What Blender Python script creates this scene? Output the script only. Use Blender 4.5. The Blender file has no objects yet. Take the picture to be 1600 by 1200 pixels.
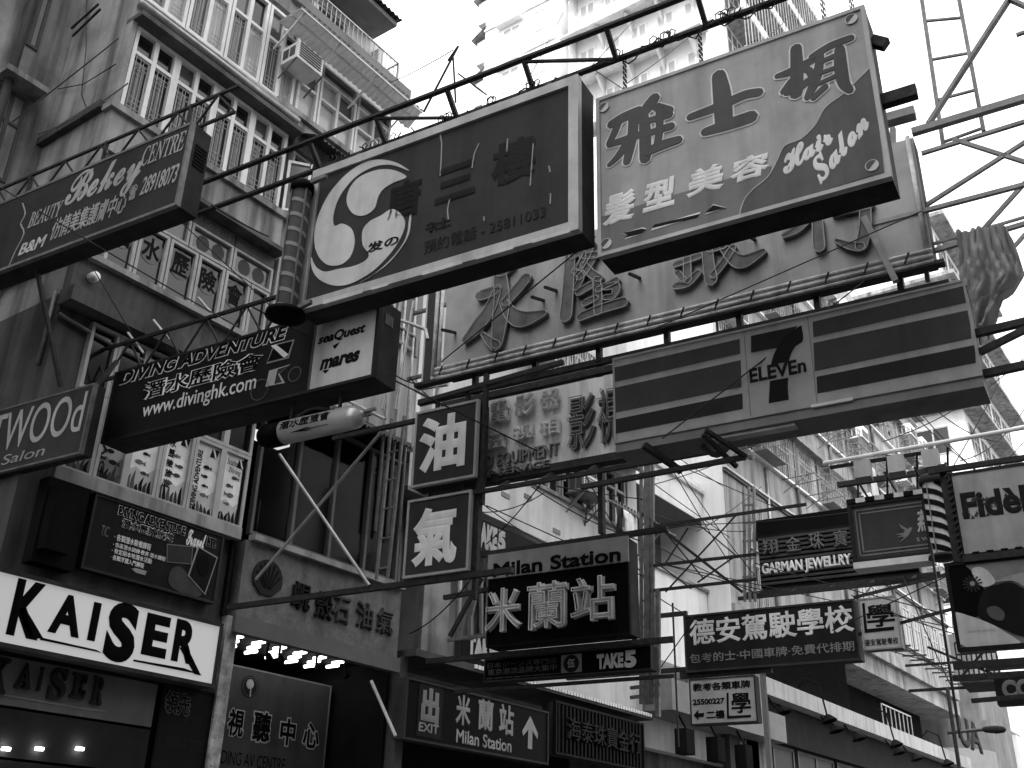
import bpy, bmesh, math, random
from mathutils import Vector, Matrix
from mathutils.geometry import tessellate_polygon
random.seed(7)
SC = bpy.context.scene
COL = SC.collection
R = math.radians

# ------------------------------------------------------------------ camera
FPX = 1641.98                      # focal length in pixels of the 1600 px wide photograph
AX = Vector((0.81387, 0.23002, 0.53358)); AY = Vector((0.57929, -0.36489, -0.72888)); AZ = Vector((0.02427, 0.90204, -0.43098))
def _axes(v1, v2):
    Y = Vector((v1[0]-800, -(v1[1]-600), -FPX)).normalized()
    Z = Vector((v2[0]-800, -(v2[1]-600), -FPX)); Z = (Z - Y*Z.dot(Y)).normalized()
    return Y.cross(Z), Y, Z
AX, AY, AZ = _axes((2105, 1422), (892, -2826))   # street direction and vertical vanishing points
CAM = Vector((0, 0, 1.6))
cd = bpy.data.cameras.new('camera'); cam = bpy.data.objects.new('camera', cd); COL.objects.link(cam)
cd.sensor_fit = 'HORIZONTAL'; cd.sensor_width = 36; cd.lens = 36*FPX/1600; cd.clip_end = 2000; cd.clip_start = 0.05
cam.matrix_world = Matrix((AX, AY, AZ)).to_4x4(); cam.location = CAM
SC.camera = cam

# ------------------------------------------------------------------ sky, sun, exposure
W = bpy.data.worlds.new('World'); SC.world = W; W.use_nodes = True
nt = W.node_tree
sky = nt.nodes.new('ShaderNodeTexSky'); sky.sky_type = 'NISHITA'; sky.sun_disc = False
SUN_EL, SUN_AZ = 46, 150           # degrees; azimuth measured clockwise from +Y
sky.sun_elevation = R(SUN_EL); sky.sun_rotation = R(SUN_AZ)
sky.air_density = 1.0; sky.dust_density = 4.0; sky.ozone_density = 0.5
bw = nt.nodes.new('ShaderNodeRGBToBW')
mixs = nt.nodes.new('ShaderNodeMix'); mixs.data_type = 'FLOAT'      # cloud veil: evens out the clear-sky gradient
mixs.inputs[0].default_value = 0.75; mixs.inputs[3].default_value = 4.4
nt.links.new(sky.outputs[0], bw.inputs[0]); nt.links.new(bw.outputs[0], mixs.inputs[2]); nt.links.new(mixs.outputs[0], nt.nodes['Background'].inputs[0])
nt.nodes['Background'].inputs[1].default_value = 0.15
sl = bpy.data.lights.new('sun', 'SUN'); sl.energy = 1.0; sl.angle = R(10); sl.color = (1, 1, 1)
so = bpy.data.objects.new('sun', sl); COL.objects.link(so)
sd = Vector((math.sin(R(SUN_AZ))*math.cos(R(SUN_EL)), math.cos(R(SUN_AZ))*math.cos(R(SUN_EL)), math.sin(R(SUN_EL))))
so.rotation_euler = sd.to_track_quat('Z', 'Y').to_euler(); so.location = (0, 0, 60)
vs = SC.view_settings
vs.view_transform = 'Standard'; vs.look = 'None'; vs.gamma = 1; vs.use_curve_mapping = False; vs.exposure = 2.05

# ------------------------------------------------------------------ picture plane -> real planes
ZV = Vector((0, 0, 1))
def ray(px, py):
    c = Vector((px-800, -(py-600), -FPX))
    return Vector((AX.dot(c), AY.dot(c), AZ.dot(c)))
class PL:                                            # a vertical plane: s along it, n away from the viewer
    def __init__(self, s, n, d): self.s, self.n, self.d = Vector(s), Vector(n), d
    def hit(self, px, py):
        r = ray(px, py); return CAM + r*((self.d-self.n.dot(CAM))/self.n.dot(r))
    def uv(self, px, py):
        p = self.hit(px, py); return self.s.dot(p), p.z
    def p3(self, u, z, off=0): return self.s*u + self.n*(self.d-off) + ZV*z
    def at(self, off): return PL(self.s, self.n, self.d-off)
YAW = R(5.7)
SS, SN = Vector((math.cos(YAW), math.sin(YAW), 0)), Vector((-math.sin(YAW), math.cos(YAW), 0))
def HANG(d): return PL(SS, SN, d)                    # hanging signs stand across the street
def FAC(X): return PL((0, 1, 0), (-1, 0, 0), -X)     # house fronts along the street
def SIDE(Y): return PL((1, 0, 0), (0, 1, 0), Y)      # house sides facing the viewer

# ------------------------------------------------------------------ materials (all neutral greys)
MATS = {}
def tone(t): return min(0.9, ((t/255)**2.2)*1.3*(.55 if t < 60 else .75 if t < 75 else 1))
def M(key, v, rough=.6, var=.25, scale=2.5, streak=0., metal=0., bump=0., bscale=30., spec=.2, spots=0.):
    if key in MATS: return MATS[key]
    m = bpy.data.materials.new(key); m.use_nodes = True; n = m.node_tree.nodes; L = m.node_tree.links
    b = n['Principled BSDF']; b.inputs['Roughness'].default_value = rough; b.inputs['Metallic'].default_value = metal
    b.inputs['Specular IOR Level'].default_value = spec
    g = n.new('ShaderNodeNewGeometry')
    def noise(sc, det=6, sxyz=(1, 1, 1), rgh=.6):
        mp = n.new('ShaderNodeMapping'); mp.inputs['Scale'].default_value = sxyz; L.new(g.outputs['Position'], mp.inputs[0])
        t = n.new('ShaderNodeTexNoise'); t.inputs['Scale'].default_value = sc; t.inputs['Detail'].default_value = det; t.inputs['Roughness'].default_value = rgh
        L.new(mp.outputs[0], t.inputs['Vector']); return t
    def mr(src, a, c, lo, hi):
        q = n.new('ShaderNodeMapRange'); L.new(src, q.inputs[0])
        for i, x in enumerate((a, c, lo, hi)): q.inputs[i+1].default_value = x
        return q.outputs[0]
    def mul(a, c):
        q = n.new('ShaderNodeMath'); q.operation = 'MULTIPLY'; L.new(a, q.inputs[0])
        if isinstance(c, float): q.inputs[1].default_value = c
        else: L.new(c, q.inputs[1])
        return q.outputs[0]
    f = mul(mr(noise(scale).outputs[0], .3, .7, 1-var, 1+var*.6), float(v))
    if streak:
        f = mul(f, mr(noise(3.2, 5, (1, 1, .09)).outputs[0], .45, .72, 1., 1-streak))
        f = mul(f, mr(noise(1.1, 8).outputs[0], .5, .75, 1., 1-streak*.6))
    if spots: f = mul(f, mr(noise(14, 3).outputs[0], .66, .7, 1., 1-spots))
    cmb = n.new('ShaderNodeCombineColor')
    for i in range(3): L.new(f, cmb.inputs[i])
    L.new(cmb.outputs[0], b.inputs['Base Color'])
    if bump:
        bp = n.new('ShaderNodeBump'); bp.inputs['Strength'].default_value = bump; bp.inputs['Distance'].default_value = .02
        L.new(noise(bscale, 6).outputs[0], bp.inputs['Height']); L.new(bp.outputs[0], b.inputs['Normal'])
    MATS[key] = m; return m
def P(t):                                            # sign paint by photo tone
    return M('sign_paint_%d' % t, tone(t), .6, .14, 3.5, .28, spec=.05)
def EM(key, v, s):
    if key in MATS: return MATS[key]
    m = bpy.data.materials.new(key); m.use_nodes = True; b = m.node_tree.nodes['Principled BSDF']
    b.inputs['Base Color'].default_value = (v, v, v, 1); b.inputs['Emission Color'].default_value = (1, 1, 1, 1); b.inputs['Emission Strength'].default_value = s
    b.inputs['Roughness'].default_value = .4
    MATS[key] = m; return m
def GL(key, v, alpha):                               # window glass: dark reflecting sheet, partly see-through
    if key in MATS: return MATS[key]
    m = bpy.data.materials.new(key); m.use_nodes = True; n = m.node_tree.nodes; L = m.node_tree.links
    b = n['Principled BSDF']; b.inputs['Base Color'].default_value = (v, v, v, 1); b.inputs['Roughness'].default_value = .08
    g = n.new('ShaderNodeNewGeometry'); t = n.new('ShaderNodeTexNoise'); t.inputs['Scale'].default_value = 1.6; L.new(g.outputs['Position'], t.inputs['Vector'])
    bp = n.new('ShaderNodeBump'); bp.inputs['Strength'].default_value = .04; L.new(t.outputs[0], bp.inputs['Height']); L.new(bp.outputs[0], b.inputs['Normal'])
    if alpha < 1:
        tr = n.new('ShaderNodeBsdfTransparent'); mx = n.new('ShaderNodeMixShader'); mx.inputs[0].default_value = alpha
        L.new(tr.outputs[0], mx.inputs[1]); L.new(b.outputs[0], mx.inputs[2]); L.new(mx.outputs[0], n['Material Output'].inputs[0])
    MATS[key] = m; return m
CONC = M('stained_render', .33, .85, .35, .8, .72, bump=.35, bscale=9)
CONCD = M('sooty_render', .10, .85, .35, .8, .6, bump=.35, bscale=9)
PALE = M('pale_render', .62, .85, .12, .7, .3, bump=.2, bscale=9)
WHITEW = M('white_render', .78, .85, .08, .6, .15, bump=.1)
BLACKW = M('dark_wall', .012, .9, .3, 2, bump=.2, spec=.03)  # near-black; shade of the deep shop interiors is put into this colour
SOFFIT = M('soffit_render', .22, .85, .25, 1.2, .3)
STEEL = M('rusty_black_steel', .035, .65, .5, 14, .3, bump=.4, bscale=60)
STEELG = M('grey_steel', .2, .5, .35, 9, .3, metal=.3)
GALV = M('galvanised_steel', .42, .45, .3, 6, .2, metal=.5)
ALU = M('weathered_aluminium', .5, .42, .2, 5, .3, metal=.35)
CASE = M('sign_case_dark', .045, .7, .35, 4, .35, spec=.06)
CASEM = M('sign_case_mid', .09, .55, .3, 4, .4)
FRAMEW = M('white_window_frame', .8, .5, .08, 4, .2)
FRAMEG = M('grey_window_frame', .42, .5, .15, 4, .3)
FRAMED = M('dark_window_frame', .09, .5, .2, 4, .2)
GLASSD = GL('dark_glass', .012, 1)
GLASSM = GL('grey_glass', .10, 1)
GLASSC = GL('curtained_glass', .45, 1)
GLASST = GL('clear_glass', .01, .10)
PANED = M('dull_dark_pane', .03, .5, .5, 1.5, spec=.15)
PANEM = M('dull_grey_pane', .12, .5, .5, 1.5, spec=.15)
CABLE = M('black_cable', .015, .6, .1)
CORR = M('corrugated_sheet', .6, .5, .3, 3, .4, metal=.2)
CORRD = M('dark_corrugated_sheet', .06, .6, .3, 3, .4)
def TRANS(key, v):                                   # fibreglass sheet that lets daylight through
    m = M(key, v, .6, .25, 2, .35); n = m.node_tree.nodes; L = m.node_tree.links
    t = n.new('ShaderNodeBsdfTranslucent'); t.inputs[0].default_value = (.6, .6, .6, 1); x = n.new('ShaderNodeMixShader'); x.inputs[0].default_value = .5
    L.new(n['Principled BSDF'].outputs[0], x.inputs[1]); L.new(t.outputs[0], x.inputs[2]); L.new(x.outputs[0], n['Material Output'].inputs[0]); return m
FIBRE = TRANS('fibreglass_sheet', .6)
RUSTP = M('peeling_paint', .5, .8, .7, 5, .7, bump=.8, bscale=18, spots=.85)

# ------------------------------------------------------------------ mesh builder
class MB:
    def __init__(self): self.v, self.f = [], []
    def add(self, vs_, fs):
        o = len(self.v); self.v += [Vector(x) for x in vs_]; self.f += [tuple(i+o for i in f) for f in fs]; return self
    def hexa(self, p):                               # 8 corners: 4 bottom (ccw) + 4 top
        return self.add(p, [(3, 2, 1, 0), (4, 5, 6, 7), (0, 1, 5, 4), (1, 2, 6, 5), (2, 3, 7, 6), (3, 0, 4, 7)])
    def box(self, x0, x1, y0, y1, z0, z1):
        return self.hexa([(x0, y0, z0), (x1, y0, z0), (x1, y1, z0), (x0, y1, z0), (x0, y0, z1), (x1, y0, z1), (x1, y1, z1), (x0, y1, z1)])
    def pbox(self, pl, u0, u1, z0, z1, o0, o1):      # box on a plane; offsets towards the viewer
        c = [(u0, z0, o1), (u1, z0, o1), (u1, z0, o0), (u0, z0, o0), (u0, z1, o1), (u1, z1, o1), (u1, z1, o0), (u0, z1, o0)]
        return self.hexa([pl.p3(*k) for k in c])
    def bar(self, a, b, w, h=None, up=ZV):
        h = h or w; a, b = Vector(a), Vector(b); d = (b-a).normalized()
        if abs(d.dot(up)) > .98: up = Vector((0, 1, 0))
        x = d.cross(up).normalized()*w/2; y = x.cross(d).normalized()*h/2
        return self.hexa([a-x-y, a+x-y, b+x-y, b-x-y, a-x+y, a+x+y, b+x+y, b-x+y])
    def angle(self, a, b, w, t=.012):                # L section
        self.bar(a, b, w, t); a2 = Vector(a)+ZV*(w/2-t/2); b2 = Vector(b)+ZV*(w/2-t/2)
        return self.bar(a2-ZV*0.0, b2, t, w)
    def tube(self, a, b, r, n=8, r2=None, cap=True):
        a, b = Vector(a), Vector(b); r2 = r if r2 is None else r2; d = (b-a).normalized()
        x = d.orthogonal().normalized(); y = d.cross(x); o = len(self.v)
        for p, q in ((a, r), (b, r2)):
            for i in range(n):
                t = 2*math.pi*i/n; self.v.append(p+(x*math.cos(t)+y*math.sin(t))*q)
        for i in range(n): self.f.append((o+i, o+(i+1) % n, o+n+(i+1) % n, o+n+i))
        if cap: self.f.append(tuple(o+i for i in range(n))[::-1]); self.f.append(tuple(o+n+i for i in range(n)))
        return self
    def path(self, pts, r, n=6):
        pts = [Vector(p) for p in pts]; o = len(self.v); m = len(pts); pr = None
        for k, p in enumerate(pts):
            d = (pts[min(k+1, m-1)]-pts[max(k-1, 0)]).normalized()
            x = (pr - d*pr.dot(d)).normalized() if pr is not None and (pr-d*pr.dot(d)).length > 1e-4 else d.orthogonal().normalized()
            pr = x; y = d.cross(x)
            for i in range(n):
                t = 2*math.pi*i/n; self.v.append(p+(x*math.cos(t)+y*math.sin(t))*r)
        for k in range(m-1):
            for i in range(n): self.f.append((o+k*n+i, o+k*n+(i+1) % n, o+(k+1)*n+(i+1) % n, o+(k+1)*n+i))
        return self
    def lathe(self, a, axis, prof, n=20):            # profile (distance along axis, radius)
        a = Vector(a); d = Vector(axis).normalized(); x = d.orthogonal().normalized(); y = d.cross(x); o = len(self.v)
        for h, r in prof:
            for i in range(n):
                t = 2*math.pi*i/n; self.v.append(a+d*h+(x*math.cos(t)+y*math.sin(t))*max(r, 1e-4))
        for k in range(len(prof)-1):
            for i in range(n): self.f.append((o+k*n+i, o+k*n+(i+1) % n, o+(k+1)*n+(i+1) % n, o+(k+1)*n+i))
        return self
    def poly(self, pl, uvs, o0, o1):                 # flat outline given real thickness
        area = sum(uvs[i-1][0]*uvs[i][1]-uvs[i][0]*uvs[i-1][1] for i in range(len(uvs)))
        if area < 0: uvs = uvs[::-1]
        n = len(uvs); tr = tessellate_polygon([[Vector((u, z, 0)) for u, z in uvs]])
        o = len(self.v); self.v += [pl.p3(u, z, o1) for u, z in uvs]+[pl.p3(u, z, o0) for u, z in uvs]
        self.f += [tuple(o+i for i in t) for t in tr]
        self.f += [(o+i, o+n+i, o+n+(i+1) % n, o+(i+1) % n) for i in range(n)]
        return self
    def ribbon(self, pl, pts, o0, o1):               # brush stroke: (u, z, halfwidth) points
        m = len(pts); Lf, Rt = [], []
        for k in range(m):
            a, b = pts[max(k-1, 0)], pts[min(k+1, m-1)]; dx, dy = b[0]-a[0], b[1]-a[1]; l = math.hypot(dx, dy) or 1
            nx, ny = -dy/l, dx/l; u, z, h = pts[k]; Lf.append((u+nx*h, z+ny*h)); Rt.append((u-nx*h, z-ny*h))
        def cap(c, p, sgn):
            a0 = math.atan2(p[1]-c[1], p[0]-c[0]); return [(c[0]+c[2]*math.cos(a0+sgn*t), c[1]+c[2]*math.sin(a0+sgn*t)) for t in (.7, 1.57, 2.44)]
        out = Lf + cap(pts[-1], Lf[-1], -1) + Rt[::-1] + cap(pts[0], Rt[0], -1)
        self.poly(pl, out, o0, o1); return out
    def build(self, name, mat, parent=None, smooth=False, org=None):
        o = Vector(org) if org is not None else (WL[parent.name] if parent else Vector((0, 0, 0)))
        me = bpy.data.meshes.new(name); me.from_pydata([v-o for v in self.v], [], self.f); me.materials.append(mat); me.validate()
        if smooth: me.shade_smooth()
        return link(name, me, o, parent)
WL = {}                                              # world location of every object by name
def link(name, me, loc, parent=None):
    ob = bpy.data.objects.new(name, me); COL.objects.link(ob); loc = Vector(loc)
    if parent: ob.parent = parent; ob.location = loc-WL[parent.name]
    else: ob.location = loc
    WL[ob.name] = loc; return ob
def thing(name, label, cat, loc=(0, 0, 0), group=None):
    return tag(link(name, None, loc), label, cat, group)
def tag(o, label, cat, group=None):
    o['label'] = label; o['category'] = cat
    if group: o['group'] = group
    return o
def struct(o): o['kind'] = 'structure'; return o
def bx(name, mat, par, *b): return MB().box(*b).build(name, mat, par)
def smooth_pts(p, k=4, closed=True):                 # Catmull-Rom through traced points
    n = len(p); out = []
    for i in range(n if closed else n-1):
        a, b, c, d = (p[(i-1) % n], p[i], p[(i+1) % n], p[(i+2) % n]) if closed else (p[max(i-1, 0)], p[i], p[i+1], p[min(i+2, n-1)])
        for j in range(k):
            t = j/k; out.append(tuple(.5*((2*b[q])+(-a[q]+c[q])*t+(2*a[q]-5*b[q]+4*c[q]-d[q])*t*t+(-a[q]+3*b[q]-3*c[q]+d[q])*t**3) for q in range(len(b))))
    if not closed: out.append(tuple(p[-1]))
    return out

# ------------------------------------------------------------------ lettering (built-in font outlines)
def alpha(s, up, lo, dig=None):
    o = ''
    for c in s:
        if 'A' <= c <= 'Z' and up: o += chr(up+ord(c)-65)
        elif 'a' <= c <= 'z' and lo: o += chr(lo+ord(c)-97)
        elif c.isdigit() and dig: o += chr(dig+int(c))
        else: o += c
    return o
def sb(s): return '\x01'+s                               # sans bold
def sbi(s): return '\x02'+s                              # sans bold italic
def rb(s): return alpha(s, 0x1D400, 0x1D41A, 0x1D7CE)    # roman bold
def ri(s): return alpha(s, 0x1D434, 0x1D44E)             # roman italic
def rbi(s): return alpha(s, 0x1D468, 0x1D482)            # roman bold italic
def script(s): return alpha(s, 0x1D4D0, 0x1D4EA)         # bold script
TC = {}
def glyphs(s, bold, hollow):
    slant = 0
    if s[0] in '\x01\x02': slant = .22 if s[0] == '\x02' else 0; s = s[1:]; bold += .03
    k = (s, bold, hollow, slant)
    if k in TC: return TC[k]
    c = bpy.data.curves.new('t', 'FONT'); c.body = s; c.resolution_u = 5; c.bevel_depth = bold; c.bevel_resolution = 0
    c.fill_mode = 'NONE' if hollow else 'FRONT'
    ob = bpy.data.objects.new('t', c); me = ob.to_mesh()
    vs_ = [tuple(v.co) for v in me.vertices]; fs = [tuple(p.vertices) for p in me.polygons]
    ob.to_mesh_clear(); bpy.data.objects.remove(ob); bpy.data.curves.remove(c)
    if slant: vs_ = [(x+y*slant, y, z) for x, y, z in vs_]
    TC[k] = (vs_, fs); return TC[k]
def lettering(pl, s, u0, z0, u1, z1, mat, parent, off=.006, depth=.004, bold=0., hollow=False, shear=0., name='lettering', rot=0., mb=None):
    vs_, fs = glyphs(s, bold, hollow)
    if rot: ca, sa = math.cos(rot), math.sin(rot); vs_ = [(x*ca-y*sa, x*sa+y*ca, z) for x, y, z in vs_]
    if shear: vs_ = [(x+y*shear, y, z) for x, y, z in vs_]
    xs = [v[0] for v in vs_]; ys = [v[1] for v in vs_]; zs = [v[2] for v in vs_]
    xa, xb, ya, yb, za, zb = min(xs), max(xs), min(ys), max(ys), min(zs), max(zs); dz = (zb-za) or 1
    m = mb or MB(); sx = (u1-u0)/(xb-xa); sz = (z1-z0)/(yb-ya)
    m.add([pl.p3(u0+(x-xa)*sx, z0+(y-ya)*sz, off+(z-za)/dz*depth) for x, y, z in vs_], fs)
    return m if mb else m.build(name, mat, parent)

# ------------------------------------------------------------------ signs
class Sign:
    def __init__(self, name, label, pl, c, thick, face, case, fr=None, cat='sign', group=None, facename='face'):
        uv = [pl.uv(*p) for p in c]; self.pl = pl
        self.u0 = (uv[0][0]+uv[3][0])/2; self.u1 = (uv[1][0]+uv[2][0])/2
        self.z1 = (uv[0][1]+uv[1][1])/2; self.z0 = (uv[2][1]+uv[3][1])/2; self.t = thick
        self.root = thing(name, label, cat, pl.p3((self.u0+self.u1)/2, self.z0, -thick/2), group)
        u0, u1, z0, z1 = self.u0, self.u1, self.z0, self.z1
        if case: MB().pbox(pl, u0, u1, z0, z1, -thick, -.012).build('case', case, self.root)
        if face: MB().pbox(pl, u0+.004, u1-.004, z0+.004, z1-.004, -.011, 0).build(facename, face, self.root)
        if fr:
            w, pr, fm = fr; m = MB()
            m.pbox(pl, u0-.005, u1+.005, z1-w, z1+.005, -.05, pr).pbox(pl, u0-.005, u1+.005, z0-.005, z0+w, -.05, pr)
            m.pbox(pl, u0-.005, u0+w, z0+w, z1-w, -.05, pr).pbox(pl, u1-w, u1+.005, z0+w, z1-w, -.05, pr)
            m.build('frame', fm, self.root)
    def T(self, s, lb, rt, mat, **k):
        a, b = self.pl.uv(*lb), self.pl.uv(*rt)
        return lettering(self.pl, s, a[0], a[1], b[0], b[1], mat, self.root, **k)
    def TO(self, s, lb, rt, mat, edge, bold=.03, eb=.075, off=.006, **k):   # outlined letters
        a, b = self.pl.uv(*lb), self.pl.uv(*rt); g = (b[1]-a[1])*.05
        lettering(self.pl, s, a[0]-g, a[1]-g, b[0]+g, b[1]+g, edge, self.root, off=off, bold=eb, name='letter_outline', **k)
        return lettering(self.pl, s, a[0], a[1], b[0], b[1], mat, self.root, off=off+.006, bold=bold, **k)
    def poly(self, pts, mat, name='graphic', off=.006, smooth=0, depth=.004):
        q = [self.pl.uv(*p) for p in pts]
        if smooth: q = smooth_pts(q, smooth)
        return MB().poly(self.pl, q, off-.005, off+depth).build(name, mat, self.root)
    def line(self, pts, w, mat, name='painted_line', off=.006, smooth=0):
        q = [self.pl.uv(*p)+(w/2,) for p in pts]
        if smooth: q = smooth_pts(q, smooth, False)
        m = MB(); m.ribbon(self.pl, q, off-.005, off+.004); return m.build(name, mat, self.root)
    def disc(self, c, r, mat, name='graphic', off=.006, ring=0):
        u, z = self.pl.uv(*c); m = MB(); n = 28
        if ring:
            q = [(u+r*math.cos(2*math.pi*i/n), z+r*math.sin(2*math.pi*i/n), ring/2) for i in range(n+1)]; 
            for i in range(n): m.poly(self.pl, [(u+(r+s)*math.cos(2*math.pi*j/n), z+(r+s)*math.sin(2*math.pi*j/n)) for s, j in ((ring/2, i), (ring/2, i+1), (-ring/2, i+1), (-ring/2, i))], off-.005, off+.004)
        else: m.poly(self.pl, [(u+r*math.cos(2*math.pi*i/n), z+r*math.sin(2*math.pi*i/n)) for i in range(n)], off-.005, off+.004)
        return m.build(name, mat, self.root)
    def rect(self, a, b, mat, name='graphic', off=.006):     # by two picture corners lb, rt
        p, q = self.pl.uv(*a), self.pl.uv(*b)
        return MB().pbox(self.pl, p[0], q[0], p[1], q[1], -.002, off).build(name, mat, self.root)
    def part(self, mb, name, mat, smooth=False): return mb.build(name, mat, self.root, smooth)
    def brush(self, strokes, mat, name, o0, o1, k=1.0, edge=None, tube=None):
        m = MB(); px = 0; outs = []
        for i, st in enumerate(strokes):
            pts = []
            for x, y, w in st:
                u, z = self.pl.uv(x, y); u2, _ = self.pl.uv(x+1, y); _, z2 = self.pl.uv(x, y-1)
                pts.append((u, z, w*k*.25*((u2-u)+(z2-z))))
            q = smooth_pts(pts, 4, False)
            if edge:
                e = MB(); e.ribbon(self.pl, [(a, b, c+edge) for a, b, c in q], o0-.004, o0-.002+.00012*i); e.build('letter_outline', P(195), self.root)
            outs.append(m.ribbon(self.pl, q, o0, o1+.0006*i))
        ob = m.build(name, mat, self.root)
        if tube:
            tb = MB()
            for o in outs: tb.path([self.pl.p3(u, z, o1+.02) for u, z in o], tube, 5)
            tb.build('neon_tube', P(150), ob)
        return ob
def truss(mb, pl, u0, u1, za, zb, off, n, w=.05, lace=.022):
    for z in (za, zb): mb.bar(pl.p3(u0, z, off), pl.p3(u1, z, off), w, w)
    for i in range(n):
        a, b = u0+(u1-u0)*i/n, u0+(u1-u0)*(i+1)/n
        mb.bar(pl.p3(a, za, off), pl.p3((a+b)/2, zb, off), lace); mb.bar(pl.p3((a+b)/2, zb, off), pl.p3(b, za, off), lace)
    return mb

# ================================================================== helpers for houses
def copy_part(o, par, delta):
    c = o.copy(); COL.objects.link(c); c.parent = par; WL[c.name] = WL[o.name]+Vector(delta); c.location = WL[c.name]-WL[par.name]
    for ch in o.children:
        k = ch.copy(); COL.objects.link(k); k.parent = c; WL[k.name] = WL[ch.name]+Vector(delta); k.location = ch.location
    return c
def window(par, pl, u0, u1, z0, z1, cols=1, rows=(), frame=None, pane=None, fw=.05, o0=-.1, o1=.02, po=-.05, grille=None, gmat=None, name='window', org=False, panes=None):
    frame = frame or FRAMEW; pane = pane or GLASSD; m = MB(); zs = [z0]+[z0+(z1-z0)*r for r in rows]+[z1]
    cw = (u1-u0)/cols
    m.pbox(pl, u0, u1, z0, z0+fw, o0, o1).pbox(pl, u0, u1, z1-fw, z1, o0, o1)
    m.pbox(pl, u0, u0+fw, z0+fw, z1-fw, o0, o1).pbox(pl, u1-fw, u1, z0+fw, z1-fw, o0, o1)
    for i in range(1, cols): m.pbox(pl, u0+cw*i-fw*.6, u0+cw*i+fw*.6, z0+fw, z1-fw, o0, o1-.004)
    for z in zs[1:-1]: m.pbox(pl, u0+fw, u1-fw, z-fw*.5, z+fw*.5, o0, o1-.008)
    w = m.build(name, frame, par, org=pl.p3(u0, z0))
    k = 0
    for j in range(len(zs)-1):
        for i in range(cols):
            pm = pane if panes is None else panes[k % len(panes)]; k += 1
            MB().pbox(pl, u0+cw*i+fw*.3, u0+cw*(i+1)-fw*.3, zs[j]+fw*.3, zs[j+1]-fw*.3, po-.012, po).build('pane', pm, w)
    if grille:
        g = MB(); grille(g, pl, u0, u1, z0, z1, cols, cw, zs); g.build('grille', gmat or GALV, w)
    return w
def fancy(g, pl, u0, u1, z0, z1, cols, cw, zs):      # security grille with little squares top and bottom
    for i in range(cols):
        a, b = u0+cw*i+.09, u0+cw*(i+1)-.09; mid = (a+b)/2; zt = zs[1] if len(zs) > 2 else z1
        for u in (a, mid-.025, mid+.025, b): g.bar(pl.p3(u, z0+.07, -.015), pl.p3(u, zt-.07, -.015), .008)
        for z in (z0+.10, z0+.19, z0+.28, zt-.28, zt-.19, zt-.10): g.bar(pl.p3(a, z, -.012), pl.p3(b, z, -.012), .008)
def vbars(step, w=.014, off=.1, hs=3):
    def f(g, pl, u0, u1, z0, z1, cols, cw, zs):
        n = max(2, int((u1-u0)/step))
        for i in range(n+1): u = u0+(u1-u0)*i/n; g.bar(pl.p3(u, z0, off), pl.p3(u, z1, off), w)
        for j in range(hs): z = z0+(z1-z0)*j/(hs-1); g.bar(pl.p3(u0, z, off), pl.p3(u1, z, off), w)
    return f
def corrugated(name, mat, par, a, b, c, d, n=24, amp=.025):      # sheet a-b (edge 1) to d-c (edge 2), waves along a-b
    a, b, c, d = map(Vector, (a, b, c, d)); nn = (b-a).cross(d-a).normalized(); m = MB(); k = n*4
    for i in range(k+1):
        t = i/k; w = nn*(amp*math.sin(t*n*2*math.pi)); p, q = a.lerp(b, t)+w, d.lerp(c, t)+w
        m.v += [p, q, p-nn*.006, q-nn*.006]
    for i in range(k): o = i*4; m.f += [(o, o+4, o+5, o+1), (o+2, o+3, o+7, o+6), (o, o+2, o+6, o+4), (o+1, o+5, o+7, o+3)]
    m.f += [(0, 1, 3, 2), (k*4, k*4+2, k*4+3, k*4+1)]
    return m.build(name, mat, par)
def ac_unit(label, group, x, y, z, w=.62, h=.42, d=.45, mat=None):  # window unit sticking out of a house front at x, centred y
    b = thing('air_conditioner', label, 'air conditioner', (x, y, z), group)
    bx('casing', mat or FRAMEW, b, x, x+d, y-w/2, y+w/2, z, z+h)
    m = MB()
    for i in range(6): m.box(x+d, x+d+.012, y-w/2+.05, y+w/2-.05, z+.06+i*.055, z+.085+i*.055)
    m.build('louvre', FRAMED, b)
    m = MB()
    for i in range(2): m.box(x+.06+i*.17, x+.19+i*.17, y-w/2-.012, y-w/2, z+.08, z+h-.08)
    m.build('side_vent', FRAMED, b)
    m = MB(); m.bar((x, y-w/2, z-.3), (x+d, y-w/2, z-.02), .025).bar((x, y+w/2, z-.3), (x+d, y+w/2, z-.02), .025); m.build('bracket', STEELG, b)
    return b

# ================================================================== ground
struct(bx('road', M('asphalt', .05, .9, .3, 6, bump=.4, bscale=80), None, -9.0, 7.5, -40, 260, -.3, 0))
struct(bx('pavement', M('paving', .24, .85, .25, 3, .2), None, -14.5, -9.0, -40, 260, -.3, .14))
struct(bx('pavement', M('paving', .24), None, 7.5, 11.0, -40, 260, -.3, .14))
struct(bx('ground', M('ground_concrete', .16, .9, .3, .3), None, -400, 400, -300, 700, -.8, -.304))

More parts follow.
